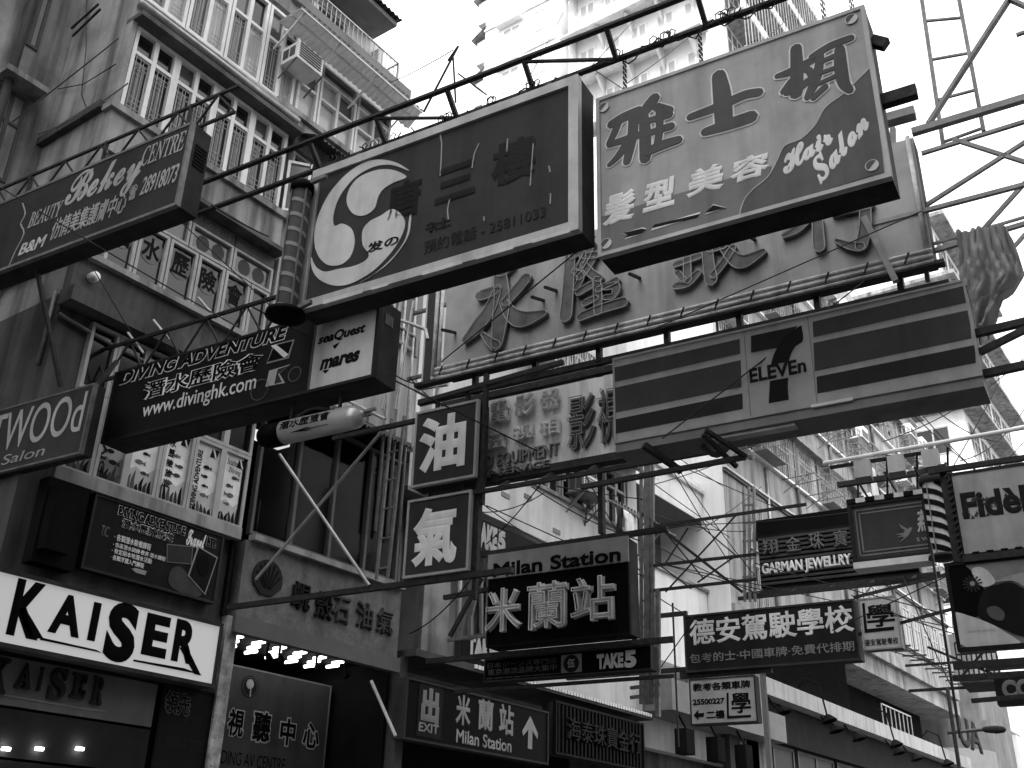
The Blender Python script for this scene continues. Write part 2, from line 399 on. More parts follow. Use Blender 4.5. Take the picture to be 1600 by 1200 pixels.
# ================================================================== house A: near left tenement with bays
F12 = FAC(-12)
hA = thing('tenement_house', 'dark stained tenement with white grilled windows above the bright boxed shop sign', 'building', (-14, 8, 0))
bx('wall', CONC, hA, -20, -12.18, 6.35, 9.75, 8.68, 21)
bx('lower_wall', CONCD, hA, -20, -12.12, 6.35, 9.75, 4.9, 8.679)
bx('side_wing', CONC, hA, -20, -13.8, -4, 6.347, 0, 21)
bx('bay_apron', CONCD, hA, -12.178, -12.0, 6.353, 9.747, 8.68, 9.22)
bx('ledge', CONC, hA, -12.176, -11.90, 6.27, 9.747, 9.223, 9.315)
bx('ledge', CONC, hA, -13.797, -12.18, 6.25, 6.347, 9.223, 9.315)
bx('bay_apron', PALE if False else CONC, hA, -12.178, -12.0, 6.353, 9.747, 11.06, 11.74)
bx('ledge', CONC, hA, -12.176, -11.93, 6.29, 9.747, 11.743, 11.86)
bx('ledge', CONCD, hA, -13.797, -12.18, 6.24, 6.347, 11.80, 11.93)
bx('bay_apron', CONC, hA, -12.178, -12.0, 6.353, 9.747, 13.56, 14.02)
bx('bay_apron', CONC, hA, -12.178, -12.0, 6.353, 9.747, 16.0, 17.2)
MB().tube((-11.93, 6.35, 13.80), (-11.93, 9.72, 13.80), .055, 10).build('gutter', GALV, hA, True)
MB().tube((-11.97, 6.35, 13.93), (-11.97, 9.72, 13.93), .04, 10).build('gutter', GALV, hA, True)
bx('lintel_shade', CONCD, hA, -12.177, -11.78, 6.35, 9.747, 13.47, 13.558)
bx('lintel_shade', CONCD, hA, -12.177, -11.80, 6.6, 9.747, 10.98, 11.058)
for z0, z1 in ((9.315, 11.06), (11.86, 13.56), (14.02, 16.0)):
    bx('corner_pier', CONC, hA, -12.178, -12.002, 6.353, 6.44, z0, z1)
cw = (9.62-6.46)/4; GRIL = M('grey_grille', .34, .5, .2)
for i in range(4):                                   # third floor: four two-leaf windows with transoms and grilles
    window(hA, F12, 6.46+cw*i, 6.46+cw*(i+1), 11.87, 13.46, 2, (.70,), FRAMEW, None, .062, -.14, -.02, -.10, fancy, GRIL, panes=[GLASSD, GLASSD, GLASSM if i % 2 else GLASSD, GLASSD])
for i in range(4):
    window(hA, F12, 6.46+cw*i, 6.46+cw*(i+1)-.02, 14.03, 15.9, 2, (.62,), FRAMEW, None, .06, -.14, -.02, -.10, fancy, GRIL, panes=[GLASSM, GLASSC, GLASSM, GLASSD])
casA = window(hA, PL((.6, .8, 0), (-.8, .6, 0), (-.8)*(-12.0)+.6*9.68), .6*-12.0+.8*9.68, .6*-12.0+.8*9.68+.42, 11.9, 12.95, 1, (), FRAMEW, GLASSM, .05, -.04, .01, -.02, name='open_casement')
# second floor: dive club windows with round lettered discs
us = [6.74, 7.22, 7.74, 8.27, 8.80, 9.32, 9.72]
for i in range(6):
    w = window(hA, F12, us[i]+.01, us[i+1]-.01, 9.325, 10.27, 1, (), FRAMEG, GLASSD, .05, -.14, -.03, -.09)
    ch = '潛水歷險會'[i] if i < 5 else None
    if ch:
        c = ((us[i]+us[i+1])/2, 9.325+.62); d = MB(); d.poly(F12, [(c[0]+.20*math.cos(t*.314), c[1]+.24*math.sin(t*.314)) for t in range(20)], -.088, -.082)
        dd = d.build('sticker', P(112), w); lettering(F12, ch, c[0]-.16, c[1]-.19, c[0]+.16, c[1]+.19, P(30), dd, off=-.08, bold=.03)
for i in range(3):
    a, b = 7.22+i*.84, 7.22+(i+1)*.84-.02
    w = window(hA, F12, a, min(b, 9.72), 10.29, 10.74, 1, (), FRAMEG, GLASSM, .045, -.14, -.03, -.09)
    if i: 
        for k in range(2):
            c = (a+.27+.3*k, 10.51); MB().poly(F12, [(c[0]+.12*math.cos(t*.314), c[1]+.14*math.sin(t*.314)) for t in range(20)], -.088, -.083).build('sticker', P(75), w)
    s = bx('fascia_panel', FRAMED, hA, -12.12, -12.04, a, min(b, 9.72), 10.76, 10.97)
    if i == 1: lettering(F12.at(-.04), 'A Good and', a+.08, 10.80, b-.1, 10.92, P(105), s, bold=.02)
    if i == 2: lettering(F12.at(-.04), 'DIVING ADVENTURE', a+.06, 10.83, 9.66, 10.90, P(110), s)
lamp = MB().tube((-12.25, 7.42, 10.42), (-12.25, 8.08, 10.42), .03, 8).build('strip_light', EM('strip_lamp', .9, 1.2), hA, True)
# first floor: poster windows
bx('window_sill', CONC, hA, -12.118, -11.94, 6.7, 9.75, 6.10, 6.27)
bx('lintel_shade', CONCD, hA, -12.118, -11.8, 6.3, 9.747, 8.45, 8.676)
PO = [(6.86, 7.20), (7.31, 7.68), (7.78, 8.19), (8.30, 8.71), (8.82, 9.24), (9.34, 9.75)]
ptone = [170, 140, 200, 222, 208, 218]
ptxt = ['DIVING', 'DIVING', 'Diving', '潛水歷險旅遊', 'DIVING ADVENTURE', 'Scuba']
def fish(m, pl, u, z, s, o, fl=1):
    m.poly(pl, [(u+fl*s*x, z+s*y) for x, y in smooth_pts([(-.5, 0), (-.2, .22), (.25, .2), (.5, 0), (.25, -.2), (-.2, -.22)], 2)], -.06+o, -.054+o)
    m.poly(pl, [(u-fl*s*.45, z), (u-fl*s*.85, z+s*.25), (u-fl*s*.75, z), (u-fl*s*.85, z-s*.25)], -.06+o, -.054+o)
for i, (a, b) in enumerate(PO):
    w = window(hA, F12, a-.05, b+.05, 6.275, 7.42, 1, (), FRAMEG, GLASSD, .05, -.118, -.02, -.09)
    MB().pbox(F12, a, b, 6.33, 7.37, -.088, -.062).build('poster', P(ptone[i]), w)
    window(hA, F12, a-.05, b+.05, 7.43, 8.4, 1, (), FRAMEG, GLASSD, .05, -.118, -.02, -.09)
    rr = random.Random(i+3)
    MB().poly(F12, smooth_pts([(a+.005, 6.335), (a+.005, 6.6), (a+.12, 6.66), (b-.14, 6.58), (b-.005, 6.7), (b-.005, 6.335)], 1), -.064, -.0605).build('poster_seabed', P(ptone[i]-38), w)
    if i != 2: MB().poly(F12, smooth_pts([(a+.005, 7.1), (a+.005, 7.365), (b-.005, 7.365), (b-.005, 6.95), (b-.15, 7.05)], 1), -.064, -.0603).build('poster_water', P(ptone[i]-22), w)
    for k in range(6):                               # weeds and fish on the poster
        m = MB(); u = a+.04+(b-a-.08)*k/5; h = .08+.2*rr.random()
        m.poly(F12, smooth_pts([(u-.025, 6.34), (u-.03, 6.34+h*.5), (u+.03*rr.uniform(-1, 1), 6.34+h), (u+.012, 6.34+h*.5), (u+.025, 6.34)], 2), -.06, -.054)
        m.build('poster_weed', P(rr.choice((38, 62, 80))), w)
    for k in range(4): m = MB(); fish(m, F12, a+.12+(b-a-.24)*rr.random(), 6.6+.14*k, .08+.06*rr.random(), .0012*k, rr.choice((-1, 1))); m.build('poster_fish', P(rr.choice((36, 70, 95))), w)
    if i == 3: 
        for k, ch in enumerate('水歷險旅遊'): lettering(F12, ch, a+.06, 7.12-.15*k, a+.17, 7.24-.15*k, P(30), w, off=-.058, bold=.03, name='poster_lettering')
    elif i in (1, 4): lettering(F12, sb(ptxt[i]), a+.03, 6.4, a+.12, 7.25, P(55), w, off=-.058, rot=math.pi/2, name='poster_lettering')
    elif i == 5:
        lettering(F12, rbi('Scuba'), a+.05, 7.2, a+.25, 7.3, P(40), w, off=-.058, name='poster_lettering'); lettering(F12, rbi('Diving'), a+.1, 7.06, a+.33, 7.17, P(40), w, off=-.058, name='poster_lettering')
    if i in (3, 4, 5):
        MB().poly(F12, [(b-.17, 7.2), (b-.05, 7.2), (b-.02, 7.33), (b-.14, 7.33)], -.06, -.053).build('flag_print', P(30), w)
        MB().poly(F12, [(b-.14, 7.33), (b-.11, 7.33), (b-.05, 7.2), (b-.08, 7.2)], -.053, -.05).build('flag_stripe', P(190), w)
# pipes, vent and odds on the bay corner
m = MB(); m.tube((-12.25, 6.31, 7.6), (-12.25, 6.31, 8.7), .03, 10); m.build('drain_pipe', STEELG, hA, True)
m = MB(); m.tube((-12.0, 6.62, 8.98), (-11.88, 6.62, 8.98), .07, 12); m.build('vent_pipe', FRAMEW, hA, True)
m = MB(); m.path([(-12.05, 6.31, 8.3), (-12.05, 7.2, 8.2), (-12.05, 8.8, 8.15), (-12.05, 9.7, 8.1)], .03, 8); m.build('wall_pipe', STEELG, hA, True)
m = MB(); m.path([(-13.6, 6.30, 14.9), (-13.1, 6.29, 13.4), (-12.9, 6.3, 12.4), (-12.6, 6.3, 11.95)], .008, 5); m.path([(-13.7, 6.3, 12.9), (-12.9, 6.29, 12.6), (-12.1, 6.3, 12.6)], .008, 5); m.build('wall_cable', CABLE, hA)
F138 = FAC(-13.8)
for a, b in (((28, 62), (92, -40)), ((-40, 262), (44, 158)), ((-60, 60), (8, -60))):
    p, q = F138.uv(*a), F138.uv(*b)
    window(hA, F138, p[0], q[0], p[1], q[1], 2, (.65,), FRAMED, GLASSD, .05, -.05, .03, -.02)
    bx('window_hood', CONC, hA, -13.8, -13.45, p[0]-.1, q[0]+.1, q[1]+.06, q[1]+.16)
MB().tube((-13.68, 5.55, 6), (-13.68, 5.55, 21), .07, 10).build('drain_pipe', CONCD, hA, True)
m = MB(); p = SIDE(6.35)
for a, b in (((120, 50), (175, 22)), ((122, 62), (178, 30))): m.bar(p.p3(*p.uv(*a), .1), p.p3(*p.uv(*b), .25), .03)
m.build('flag_bracket', STEEL, hA)
# ground floor of house A
bx('shop_lintel', CONCD, hA, -20, -12.1, -2, 9.75, 4.88, 4.9)
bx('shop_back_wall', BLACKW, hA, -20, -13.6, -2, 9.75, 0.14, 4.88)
bx('peeling_pier', RUSTP, hA, -12.4, -12.0, 9.76, 9.97, .14, 5.0)
m = MB(); m.box(-12.1, -11.9, 6.62, 7.2, 5.0, 6.08).box(-11.9, -11.75, 6.66, 7.0, 5.15, 5.95); m.build('metal_cabinet', BLACKW, hA)

# ================================================================== house B: glazed balcony block above the gas shop
hB = thing('balcony_house', 'pale block with glazed balcony, corrugated canopy and roof terrace behind the swirl sign', 'building', (-14, 11.5, 0))
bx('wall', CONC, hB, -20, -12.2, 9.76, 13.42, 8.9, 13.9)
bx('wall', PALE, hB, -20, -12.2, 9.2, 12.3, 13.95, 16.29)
bx('front_wall', M('grey_render', .42, .85, .2, .8, .45, bump=.3, bscale=9), hB, -12.198, -12.0, 9.78, 13.40, 8.9, 11.0)
bx('front_wall', CONC, hB, -12.198, -12.0, 9.78, 13.40, 13.3, 13.9)
bx('lit_wall_edge', WHITEW, hB, -12.3, -11.97, 13.405, 13.52, 8.8, 13.9)  # white strip carries the lit edge of the wall in its colour
bx('balcony_sill', CONC, hB, -12.198, -11.93, 9.22, 12.3, 13.92, 14.03)
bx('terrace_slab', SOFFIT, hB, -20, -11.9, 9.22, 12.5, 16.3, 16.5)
for i in range(3):
    a, b = 9.24+i*.98, 9.24+(i+1)*.98-.03
    window(hB, F12, a, b, 14.04, 15.25, 2, (.60,), FRAMEW, None, .05, -.18, -.04, -.13, panes=[GLASSC, GLASSC, GLASSC, GLASSM])
    window(hB, F12, a, b, 15.26, 15.56, 1, (), FRAMEG, GLASSM, .05, -.18, -.04, -.13)
    bx('curtain', P(205), hB, -12.45, -12.35, a+.05, b-.05, 14.05, 15.2)
corrugated('canopy', FIBRE, hB, (-12.0, 9.0, 15.60), (-12.0, 12.6, 15.60), (-11.25, 12.2, 15.46), (-11.25, 8.9, 15.46), 26, .02)
m = MB(); m.bar((-11.27, 8.9, 15.41), (-11.27, 12.2, 15.41), .03).bar((-11.6, 8.95, 15.49), (-11.6, 12.3, 15.49), .03)
for y in (9.0, 9.9, 10.9, 11.9): m.bar((-12, y, 14.95), (-11.3, y, 15.42), .028)
m.build('canopy_strut', FRAMEW, hB)
ac_unit('white boxy air conditioner in the glazed balcony under the corrugated canopy', None, -12.0, 9.5, 14.72, .62, .36, .42)
bx('terrace_wall', WHITEW, hB, -20, -12.6, 9.3, 12.2, 16.5, 17.75)
window(hB, FAC(-12.6), 10.3, 11.1, 16.52, 17.5, 2, (), FRAMEW, GLASSM, .05, -.05, .03, .01, vbars(.1, .012, .05, 2), FRAMED)
bx('curtain', P(225), hB, -12.5, -12.45, 9.4, 10.25, 16.52, 17.3)
m = MB()
m.bar((-11.95, 9.3, 16.95), (-11.95, 12.1, 16.95), .03)
for i in range(24): y = 9.3+i*(2.8/23); m.bar((-11.95, y, 16.5), (-11.95, y, 16.95), .014)
m.bar((-11.95, 12.1, 16.95), (-13.5, 12.1, 16.95), .03); m.bar((-11.95, 12.1, 16.5), (-11.95, 12.1, 16.97), .04)
m.build('railing', GALV, hB)
m = MB(); m.box(-20, -11.9, 9.2, 11.9, 17.78, 17.9); m.build('roof_slab', SOFFIT, hB)
corrugated('roof_edge', CORRD, hB, (-12.4, 9.2, 17.99), (-12.4, 11.95, 17.99), (-11.8, 11.95, 17.93), (-11.8, 9.2, 17.93), 22, .02)
bx('terrace_return', WHITEW, hB, -14, -12.4, 11.95, 12.1, 16.5, 17.5)
window(hB, F12, 9.8, 11.5, 11.9, 13.25, 4, (.7,), FRAMEG, GLASSD, .05, -.18, -.04, -.13)
corrugated('awning', CORRD, hB, (-12.0, 9.78, 13.62), (-12.0, 11.2, 13.62), (-11.5, 11.2, 13.35), (-11.5, 9.78, 13.35), 14, .02)
m = MB()
for y in (12.55, 12.85, 13.15): m.tube((-11.93, y, 7.0), (-11.93, y, 13.9), .03, 8)
m.build('drain_pipe', GALV, hB, True)
m = MB(); m.path([(-11.93, 11.9, 11.05), (-11.93, 13.2, 11.0), (-11.93, 13.25, 10.6)], .04, 8); m.tube((-11.95, 11.8, 10.75), (-11.95, 13.1, 10.7), .055, 8); m.build('wall_pipe', STEELG, hB, True)
# gas shop: open dark office over a board with raised characters
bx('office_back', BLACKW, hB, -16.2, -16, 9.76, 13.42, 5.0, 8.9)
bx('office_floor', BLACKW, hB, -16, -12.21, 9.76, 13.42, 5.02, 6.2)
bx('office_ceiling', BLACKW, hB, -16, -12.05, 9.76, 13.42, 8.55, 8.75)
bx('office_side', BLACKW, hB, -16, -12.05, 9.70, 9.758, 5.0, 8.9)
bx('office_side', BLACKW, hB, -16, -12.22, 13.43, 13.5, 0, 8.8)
for y0, y1, x in ((10.5, 11.6, -13.4), (10.5, 11.6, -14.6)): bx('ceiling_lamp', EM('office_lamp', .8, .22), hB, x-.15, x+.15, y0, y1, 8.49, 8.545)
w = window(hB, F12, 9.98, 13.3, 6.28, 8.5, 4, (), FRAMED, GLASST, .05, -.14, -.04, -.10)
corrugated('awning', CORRD, hB, (-12.0, 9.9, 8.86), (-12.0, 13.3, 8.86), (-11.35, 12.75, 8.42), (-11.35, 9.9, 8.42), 30, .025)
bx('window_sill', CONC, hB, -12.05, -11.9, 9.98, 13.38, 6.16, 6.25)
GB = M('cracked_board', .17, .85, .35, 5, .4, bump=.5, bscale=20, spots=.65)
bx('fascia_board', GB, hB, -12.2, -12.0, 9.9, 13.4, 5.02, 6.15)
bx('fascia_soffit', M('grey_metal_trim', .12, .5, .2), hB, -12.08, -11.93, 9.85, 13.42, 4.78, 5.015)
for k, (ch, c) in enumerate((('蜆', (469, 932)), ('殼', (505, 947)), ('石', (531, 953)), ('油', (568, 962)), ('氣', (600, 971)))):
    u, z = F12.uv(*c); lettering(F12, ch, u-.2, z-.22, u+.2, z+.22, P(45 if k < 2 else 72), hB, off=.004, depth=.05, bold=.045, name='raised_letter')
# scallop shell emblem
u, z = F12.uv(417, 905); m = MB(); r = .29
m.poly(F12, [(u+r*math.cos(R(t)), z+r*math.sin(R(t))) for t in range(-20, 201, 10)]+[(u-.12, z-.24), (u+.12, z-.24)], .003, .03)
em = m.build('shell_emblem', P(58), hB); m = MB()
for k in range(7):
    t = R(15+25*k); m.ribbon(F12, [(u+.05*math.cos(t), z-.16+.03*math.sin(t), .008), (u+(r-.06)*math.cos(t), z+(r-.05)*math.sin(t), .016)], .028, .037)
m.build('shell_rib', P(25), em)
# shop entrance ceiling with fluorescent tubes
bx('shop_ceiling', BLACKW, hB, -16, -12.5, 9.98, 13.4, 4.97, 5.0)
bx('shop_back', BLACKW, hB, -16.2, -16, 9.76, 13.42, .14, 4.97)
TUBE = EM('fluorescent', .9, 2.0)
for i in range(3):
    for j in range(7):
        x, y = -12.58-.33*i, 10.12+.44*j+.2*(i % 2)
        if y < 13.3: MB().tube((x, y, 4.91), (x-.27, y, 4.91), .026, 8).build('fluorescent_tube', TUBE, hB, True)
for y in (10.25, 11.05, 11.3, 12.1, 12.75):
    m = MB(); m.bar((-12.55, y, 4.97), (-12.55, y, 4.72), .03); m.lathe((-12.55, y, 4.75), (.5, .1, -.8), [(0, .02), (.03, .045), (.12, .058), (.13, .04)], 10); m.build('spotlight', BLACKW, hB)

# ================================================================== house C: pale bay house behind the oil and handbag signs
hC = thing('bay_house', 'pale bay-fronted house with casement windows behind the handbag shop sign', 'building', (-14, 17.5, 0))
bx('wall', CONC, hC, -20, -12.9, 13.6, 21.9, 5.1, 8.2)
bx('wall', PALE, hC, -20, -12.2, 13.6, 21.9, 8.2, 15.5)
bx('bay_apron', PALE, hC, -12.198, -12.0, 13.9, 21.85, 8.22, 9.32)
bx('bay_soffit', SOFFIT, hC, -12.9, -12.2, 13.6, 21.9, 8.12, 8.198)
bx('bay_apron', PALE, hC, -12.198, -12.0, 13.9, 21.85, 10.75, 12.2)
bx('bay_pier', PALE, hC, -12.198, -12.0, 21.4, 21.85, 9.32, 10.75)
bx('bay_pier', PALE, hC, -12.198, -12.0, 13.9, 17.0, 9.32, 10.75)
bx('window_sill', CONC, hC, -12.197, -11.93, 17.0, 21.4, 9.324, 9.40)
for i in range(3):
    window(hC, F12, 17.05+1.45*i, 17.05+1.45*(i+1)-.05, 9.41, 10.74, 3, (.70,), FRAMEG, GLASSD, .06, -.18, -.03, -.12)
for i in range(5):
    window(hC, F12, 14.2+1.5*i, 14.2+1.5*(i+1)-.1, 12.3, 13.6, 3, (.7,), FRAMEG, GLASSM, .06, -.18, -.03, -.12)
corrugated('window_canopy', CORR, hC, (-12.0, 16.8, 11.15), (-12.0, 21.9, 11.15), (-11.3, 21.7, 10.7), (-11.3, 16.6, 10.7), 34, .02)
m = MB(); m.box(-12.0, -11.5, 15.9, 20.2, 12.2, 12.25)
for i in range(40): y = 15.9+i*.11; m.bar((-11.5, y, 12.25), (-11.5, y, 13.0), .02)
m.bar((-11.5, 15.9, 13.0), (-11.5, 20.3, 13.0), .03); m.build('cage_balcony', GALV, hC)
bx('roof', CONC, hC, -20, -11.9, 13.6, 21.95, 15.5, 15.7)
m = MB(); m.box(-12.0, -11.45, 18.6, 19.5, 9.52, 9.55).bar((-12, 18.62, 9.1), (-11.47, 18.62, 9.52), .03).bar((-12, 19.48, 9.1), (-11.47, 19.48, 9.52), .03); m.build('shelf_bracket', STEELG, hC)
ac_unit('small air conditioner on a bracket shelf beside the casements above the handbag sign', None, -12.0, 19.05, 9.56, .7, .42, .42, GALV)
for y, z in ((16.2, 8.75), (17.0, 8.95), (18.1, 8.5), (18.8, 8.45)): bx('wall_patch', SOFFIT, hC, -12.0, -11.985, y, y+.28, z, z+.1)
bx('side_pier', CONC, hC, -12.9, -12.3, 14.35, 15.1, 5.1, 8.12)
bx('front_wall', PALE, hC, -12.6, -12.02, 16.6, 21.9, 5.22, 7.55)
window(hC, FAC(-12.9), 13.75, 14.3, 5.9, 7.6, 1, (), FRAMEG, GLASSM, .05, -.05, .02, 0)
MB().tube((-12.25, 15.3, 5.1), (-12.25, 15.3, 8.1), .05, 8).build('drain_pipe', GALV, hC, True)
bx('canopy_slab', CONCD, hC, -12.9, -11.75, 13.6, 21.9, 5.08, 5.2)
m = MB()
for i in range(60): y = 15.2+i*.11; m.box(-11.75, -11.72, y, y+.075, 5.13, 5.2)
m.build('canopy_trim', FRAMEW, hC)
bx('shop_back', BLACKW, hC, -20, -14.0, 13.6, 21.9, .14, 5.08)
bx('shop_pier', CONCD, hC, -12.5, -12.02, 13.52, 13.72, .14, 5.08)
bx('side_wall_end', PALE, hC, -12.9, -12.25, 21.7, 21.9, 5.2, 8.1)

# ================================================================== house D: white stepped balconies
hD = thing('white_balcony_house', 'white rendered house with deep shaded balcony recess behind the crossed steel frame', 'building', (-15, 24.5, 0))
bx('wall', CONC, hD, -20, -14.2, 21.97, 27.08, 0, 17)
bx('balcony_parapet', WHITEW, hD, -14.2, -12.7, 21.97, 27.08, 6.9, 9.25)
bx('parapet_cap', CONC, hD, -12.75, -12.62, 21.97, 27.08, 9.25, 9.33)
bx('balcony_band', WHITEW, hD, -14.2, -12.7, 21.97, 27.08, 11.35, 12.5)
bx('band_moulding', PALE, hD, -12.7, -12.6, 21.97, 27.08, 12.2, 12.3)
bx('balcony_band', WHITEW, hD, -14.2, -13.0, 21.97, 27.08, 12.5, 17.0)
SHADEG = M('shade_grey_recess', .13, .8, .08, spec=.1)  # balcony shade put into the colour of the recess faces and soffit plate
bx('recess_end', SHADEG, hD, -14.2, -12.75, 21.98, 22.2, 9.25, 11.33)
bx('recess_wall', SHADEG, hD, -14.199, -14.1, 22.2, 27.07, 9.34, 11.33)
bx('recess_soffit', SHADEG, hD, -14.1, -12.71, 22.2, 27.07, 11.33, 11.348)
window(hD, FAC(-14.1), 22.6, 24.0, 9.4, 11.0, 2, (), FRAMEG, GLASSM, .06, -.05, .03, 0)
bx('lower_band', PALE, hD, -13.4, -12.3, 21.97, 27.08, 4.6, 6.2)
bx('shop_canopy', M('grey_canopy', .2, .6, .2), hD, -12.4, -11.3, 21.97, 28.6, 5.3, 6.0)
bx('shop_front', CONCD, hD, -13.4, -12.6, 21.97, 28.6, .14, 4.6)
for y in (22.6, 24.2, 25.8):
    m = MB(); m.bar((-11.5, y, 5.3), (-11.3, y, 4.95), .04); m.box(-11.5, -11.2, y-.2, y+.2, 4.4, 4.95); m.build('floodlight', BLACKW, hD)

# ================================================================== house E: long grey tenement with racks and coolers
hE = thing('long_tenement', 'long grey tenement with cooler boxes and drying racks receding behind the convenience store sign', 'building', (-14.5, 39, 0))
EW = M('streaked_grey_render', .33, .85, .25, .5, .6, bump=.25, bscale=6)
bx('wall', EW, hE, -16.6, -12.25, 27.12, 51, 8.9, 27)
bx('near_wall', WHITEW, hE, -16.6, -12.0, 27.1, 27.118, 5.5, 27)
bx('apron', EW, hE, -12.248, -12.0, 27.12, 51, 8.9, 14.10)
bx('ledge', PALE, hE, -12.2, -11.9, 27.12, 51, 12.95, 13.02)
bx('ledge', CONCD, hE, -12.2, -11.93, 27.12, 51, 12.84, 12.90)
E_fl = [14.12, 17.05, 19.98, 22.91]
tw = None
for k, z in enumerate(E_fl):
    bx('window_sill', WHITEW, hE, -12.24, -11.88, 27.12, 51, z, z+.07)
    bx('apron', EW, hE, -12.248, -12.0, 27.12, 51, z+1.80, z+2.93)
    bx('eave', CONC, hE, -12.2, -11.7, 27.12, 51, z+1.73, z+1.795)
    for i in range(12):
        u = 27.35+i*1.96
        bx('pier', PALE, hE, -12.247, -12.0, u-.22, u, z+.07, z+1.73)
        if tw is None: tw = window(hE, F12, u+.02, u+1.72, z+.075, z+1.725, 3, (.68,), FRAMEG, None, .07, -.22, -.05, -.14, vbars(.16, .02, .10, 4), GALV, panes=[PANED, PANEM, PANED, PANED, GLASSC, PANED])
        else: copy_part(tw, hE, (0, i*1.96, z-14.12))
EAC = 'white cooler box jutting from the long grey tenement'
rr = random.Random(5)
for k, z in enumerate(E_fl):
    for i in range(12):
        if rr.random() < .68:
            ac_unit('white cooler box at the %s bay, %s window row of the long tenement' % (('first', 'second', 'third', 'fourth', 'fifth', 'sixth', 'seventh', 'eighth', 'ninth', 'tenth', 'eleventh', 'twelfth')[i], ('lowest', 'second', 'third', 'top')[k]), 'coolers on the long tenement', -12.0, 28.2+i*1.96, z+1.18, .85, .55, .6)
for k, z in enumerate(E_fl[:3]):
    for i in range(0, 12):
        if rr.random() < .6:
            y = 28+i*1.96; t = thing('drying_rack', 'thin drying rack at the %s bay, %s window row of the long tenement' % (('first', 'second', 'third', 'fourth', 'fifth', 'sixth', 'seventh', 'eighth', 'ninth', 'tenth', 'eleventh', 'twelfth')[i], ('lowest', 'second', 'third')[k]), 'drying rack', (-12, y, z), 'drying racks on the long tenement')
            m = MB(); m.bar((-12, y, z-.05), (-10.9, y, z-.02), .03).bar((-12, y+.7, z-.05), (-10.9, y+.7, z-.02), .03).bar((-10.9, y, z-.02), (-10.9, y+.7, z-.02), .03).bar((-11.4, y, z-.03), (-11.4, y+.7, z-.03), .025).bar((-12, y, z-.5), (-11.1, y, z-.03), .025)
            m.build('rack_bars', STEELG, t)
FE = F12
p, q = FE.uv(1160, 850), FE.uv(1183, 775)
for dz in (0, -1.9): window(hE, FE, 28.6, 29.7, 10.9+dz, 12.3+dz, 2, (.5,), FRAMEG, GLASSD, .06, -.1, .03, .01, vbars(.25, .03, .06, 2), GALV)
MB().tube((-11.95, 30.4, 8.9), (-11.95, 30.4, 14), .05, 8).build('drain_pipe', GALV, hE, True)
m = MB(); m.tube((-12, 27.5, 13.25), (-11.3, 27.5, 13.3), .04, 8).lathe((-11.35, 27.5, 13.3), (1, 0, -.2), [(0, .05), (.05, .12), (.2, .13), (.22, .02)], 10); m.build('security_lamp', FRAMED, hE)
# podium of house E: overhang soffit, corrugated hoarding and white canopy edge with lamps
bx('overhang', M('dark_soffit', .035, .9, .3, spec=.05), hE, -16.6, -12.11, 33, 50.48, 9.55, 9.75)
bx('overhang_side', EW, hE, -12.1, -11.8, 33, 50.5, 9.53, 10.4)
corrugated('hoarding', M('dark_hoarding', .02, .7, .25, spec=.05), hE, (-12.15, 28.6, 7.1), (-12.15, 28.6, 9.2), (-12.15, 36.6, 9.2), (-12.15, 36.6, 7.1), 34, .025)
bx('podium_wall', BLACKW, hE, -16.6, -13.5, 28, 50, .14, 9.5)
bx('podium_canopy', M('white_canopy_edge', .40, .7, .15, 1, .35), hE, -13.5, -11.9, 28.6, 51.2, 6.7, 7.18)
bx('podium_fascia', M('dark_fascia', .02, .8, .3, spec=.05), hE, -13.5, -12.3, 28.6, 50, 5.6, 6.69)
for i in range(6):
    window(hE, FAC(-12.6), 29.2+3.4*i, 29.2+3.4*i+3.1, 3.2, 5.6, 2, (), FRAMED, PANED, .09, -.06, .03, 0, name='shop_window')
bx('shop_pier', CONC, hE, -12.6, -11.9, 27.12, 28.55, .14, 8.9)
for i in range(8):
    y = 29.4+i*2.1; m = MB(); m.path([(-12.0, y, 7.2), (-11.7, y, 7.5), (-11.3, y, 7.3), (-11.15, y, 6.4)], .03, 6) if i % 3 == 1 else m.bar((-12.1, y, 6.7), (-11.8, y, 6.3), .05)
    m.lathe((-11.7 if i % 3 != 1 else -11.15, y, 6.42), (.3, 0, -1), [(0, .06), (.06, .12), (.2, .24), (.22, .22)], 10); m.build('lamp', BLACKW, hE)
for y, z in ((31.4, 4.6), (31.8, 4.55), (32.2, 4.5), (31.6, 4.4)): MB().lathe((-12.75, y, z), (0, 0, 1), [(0, .01), (.03, .045), (.07, .045), (.1, .01)], 8).build('shop_bulb', EM('shop_bulb', .9, 6), hE)
for i in range(14):
    m = MB(); y = 36.5+i*1.0; m.bar((-11.8, y, 10.1), (-10.9, y, 10.05), .06).bar((-11.8, y, 10.4), (-11.0, y, 10.05), .03); m.build('shelf_bracket', STEEL, hE)
cage = MB()                                          # caged flower boxes hung on some windows
for y in range(9): cage.bar((-11.45, 27.4+y*.2, 14.2), (-11.45, 27.4+y*.2, 15.5), .022)
for z in (14.2, 14.55, 14.9, 15.25, 15.5):
    cage.bar((-11.45, 27.4, z), (-11.45, 29.0, z), .022).bar((-12, 27.4, z), (-11.45, 27.4, z), .022).bar((-12, 29.0, z), (-11.45, 29.0, z), .022)
cage.box(-11.98, -11.47, 27.42, 28.98, 14.2, 14.23)
cg = cage.build('window_cage', M('cage_grey', .22, .6, .3), hE, org=(-12, 27.4, 14.2))
for k, z in enumerate(E_fl):
    for i in range(12):
        if rr.random() < .5 and (i or k): copy_part(cg, hE, (0, i*1.96, z-14.12))
